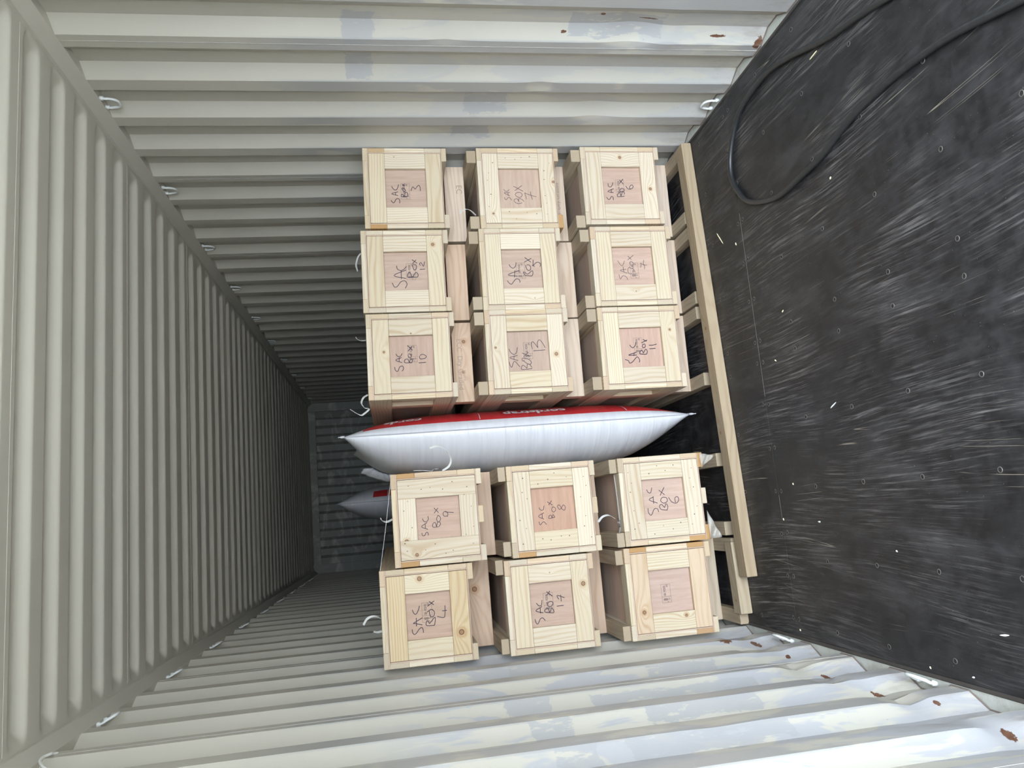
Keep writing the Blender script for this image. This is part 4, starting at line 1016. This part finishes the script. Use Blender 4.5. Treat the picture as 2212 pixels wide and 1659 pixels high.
# printed instruction panel on the far bag
for (ua, ub, va, vb, m) in ((-0.97, -0.80, 0.58, 0.70, BAGR), (-0.97, -0.80, 0.40, 0.57, BAGO)):
    V, F = [], []
    for i in range(9):
        for j in range(9):
            V.append(BAG2.pt(ua + (ub - ua) * i / 8, va + (vb - va) * j / 8, 1, 0.002))
    for i in range(8):
        for j in range(8):
            F.append([i * 9 + j, (i + 1) * 9 + j, (i + 1) * 9 + j + 1, i * 9 + j + 1])
    mesh_obj('printed_panel', V, F, m, bag2, smooth=True)

# ---------------------------------------------------------------- straps, cord, hose, film
def strap(pts, label, wdir=(0.45, 0.75, 0.45), w=0.013):
    o = ribbon('packing_strap', pts, wdir, w, STRAP)
    return tag(o, label, 'strap', 'loose packing straps')
S = STR
strap(S['s12'], 'white strap loop curling up from the lid of box 12')
strap(S['s10'], 'short white strap end sticking up from the lid of box 10')
strap(S['s10b'], 'curled white strap tail at the lid corner of box 10 by the airbag', (0.5, 0.8, 0.5), 0.013)
strap(S['s37'], 'white strap arc in the gap between boxes 3 and 7', (0.5, 0.8, 0.5), 0.013)
bs = empty('packing_strap', S['buckle'][0])
def rel(pts, o): return [tuple(a - b for a, b in zip(p, o)) for p in pts]
o0 = S['buckle'][0]
ribbon('strap_tail', rel(S['bag'], o0), (0.5, 0.8, 0.45), 0.013, STRAP, bs)
ribbon('strap_run', rel(S['bagl'] + [S['buckle'][0]], o0), (0, 1, 0), 0.012, STRAP, bs)
def buckle(parent, loc, long_axis, size=0.034):
    V, F = [], []
    a = Vector(long_axis).normalized(); b = Vector((0, 1, 0)); 
    b = (b - a * b.dot(a)).normalized()
    l, w = size / 2, size * 0.32
    for k in (-1, -0.2, 0.45, 1):
        tube_geo([tuple(a * l * k - b * w), tuple(a * l * k + b * w)], 0.0015, 6, V, F)
    for k in (-1, 1):
        tube_geo([tuple(-a * l + b * w * k), tuple(a * l + b * w * k)], 0.0015, 6, V, F)
    o = mesh_obj('buckle', [tuple(v) for v in V], F, STEEL, parent, smooth=True)
    o.location = loc
    return o
buckle(bs, (0.004, -0.004, -0.017), (0, 0, 1))
tag(bs, 'white buckled strap with a curled tail in front of the airbag by box 9', 'strap', 'loose packing straps')
strap(S['s9'], 'short white strap hook behind the lid of box 9')
l0, l1 = Vector(S['line'][0]), Vector(S['line'][1])
strap([tuple(l0), tuple(l0 * 0.5 + l1 * 0.5 + Vector((0, 0, -0.002))), tuple(l1)], 'taut white strap stretched from box 4 over to box 9', (0, 1, 0), 0.010)
strap(S['s4a'], 'longer curved white strap tail above the lid of box 4')
strap(S['s4b'], 'small white strap stub on the lid of box 4')
o0 = S['s6b'][0]
b6 = empty('packing_strap', o0)
zl = tops['6b'] + 0.002 - o0[2]
fl = lambda pts: [(x, y, zl) for x, y, z in rel(pts, o0)]
ribbon('strap_run', fl(S['s6l']), (0, 1, 0), 0.012, STRAP, b6)
ribbon('strap_run', fl(S['s6d']), (0, 1, 0), 0.012, STRAP, b6)
ribbon('strap_tail', rel(S['s6t'], o0), (0.5, 0.8, 0.5), 0.012, STRAP, b6)
buckle(b6, (-0.015, 0, zl + 0.003), (1, 0, 0))
tag(b6, 'white strap with a steel buckle lying across the lid of unstamped box 6', 'strap', 'loose packing straps')

V, F = tube_geo(catmull([(-1.168, 1.80, 2.50), (-1.165, 1.84, 2.545), (-1.160, 1.90, 2.585), (-1.158, 1.945, 2.596), (-1.160, 1.985, 2.590), (-1.168, 2.02, 2.605), (-1.176, 2.05, 2.598)], 6), 0.0045, 8)
tag(mesh_obj('cord', [tuple(v) for v in V], F, STRAP, smooth=True), 'white cord hanging from the rail at the ceiling corner nearest the camera', 'cord')

hz = catmull([(x, y, 0.0125) for x, y in HOSE], 6)
V, F = tube_geo(hz, 0.0115, 12)
tag(mesh_obj('rubber_hose', [tuple(v) for v in V], F, RUBBER, smooth=True), 'black rubber hose lying in a loop on the dark floor', 'hose')

FT = NT('clear_film')
FT.b.inputs['Alpha'].default_value = 0.30
FILM = FT.out(rgb(0.62, 0.58, 0.50), 0.3)
def film(corners, label, thick=0.0006):
    a, b, c = [Vector(q) for q in corners]
    V, F, idx = [], [], {}
    N = 10
    for i in range(N + 1):
        for j in range(N + 1 - i):
            p = a + (b - a) * i / N + (c - a) * j / N
            p.y += 0.010 * math.sin(i * 1.3 + j * 0.6) * (i + j) / N
            idx[(i, j)] = len(V); V.append(tuple(p))
    for i in range(N):
        for j in range(N - i):
            F.append([idx[(i, j)], idx[(i + 1, j)], idx[(i, j + 1)]])
            if j < N - i - 1: F.append([idx[(i + 1, j)], idx[(i + 1, j + 1)], idx[(i, j + 1)]])
    o = mesh_obj('torn_film', V, F, FILM, smooth=True)
    md = o.modifiers.new('thickness', 'SOLIDIFY'); md.thickness = thick
    return tag(o, label, 'plastic film')
film([(-0.640, 2.688, 0.182), (-0.763, 2.688, 0.125), (-0.766, 2.690, 0.184)], 'torn clear plastic film hanging under the edge of unstamped box 6')
film([(-0.385, 2.690, 0.184), (-0.400, 2.688, 0.115), (-0.455, 2.690, 0.184)], 'scrap of clear film at the corner of unstamped box 6 next to the airbag tip')

# ---------------------------------------------------------------- splinters and chips on the floor
SPL_L = ['long pale wood splinter on the floor between the long timber and the hose loop', 'tiny pale splinter beside the floor joint near the hose loop', 'pale wood sliver under the hose near the corrugated wall', 'pale crumb on the open floor inside the hose side',
         'pale crumb on the floor beyond the joint in front of box 11', 'white paint flake on the floor in line with the airbag', 'white chip on the floor in line with unstamped box 6', 'round white chip on the floor nearer the camera than the screw row', 'small pale crumb beside the floor joint in front of the airbag',
         'pale splinter by the dented wall between the two floor rings', 'white chip by the floor edge nearest the dented wall ring', 'pale splinter where the floor joint meets the dented wall', 'thin grey-white sliver on the floor by the dented wall', 'pale crumb on the scuffed floor in front of box 7', 'pale sliver lying along the floor joint in front of unstamped box 6']
for (a, b), lab in zip(SPL, SPL_L):
    chip = 'chip' in lab or 'flake' in lab or 'grey' in lab
    A_, B_ = Vector((*a, 0)), Vector((*b, 0))
    L = max((B_ - A_).length, 0.009)
    w = 0.0055 if L > 0.02 else 0.006
    n = 8
    V, F = [], []
    for k in range(n):
        an = 2 * math.pi * k / n
        V.append((L / 2 * math.cos(an) * random.uniform(.8, 1.1), w / 2 * math.sin(an) * random.uniform(.7, 1.2), 0.0))
    V += [(v[0] * 0.7, v[1] * 0.6, random.uniform(0.0018, 0.003)) for v in V]
    F = [[k, (k + 1) % n, n + (k + 1) % n, n + k] for k in range(n)] + [list(range(n))[::-1], list(range(n, 2 * n))]
    o = mesh_obj('paint_chip' if chip else 'wood_splinter', V, F, CHIP if chip else SPLINT)
    o.location = ((A_.x + B_.x) / 2, (A_.y + B_.y) / 2, 0.0004)
    o.rotation_euler = (0, 0, math.atan2(B_.y - A_.y, B_.x - A_.x))
    tag(o, lab, 'debris', 'splinters and chips on the floor')
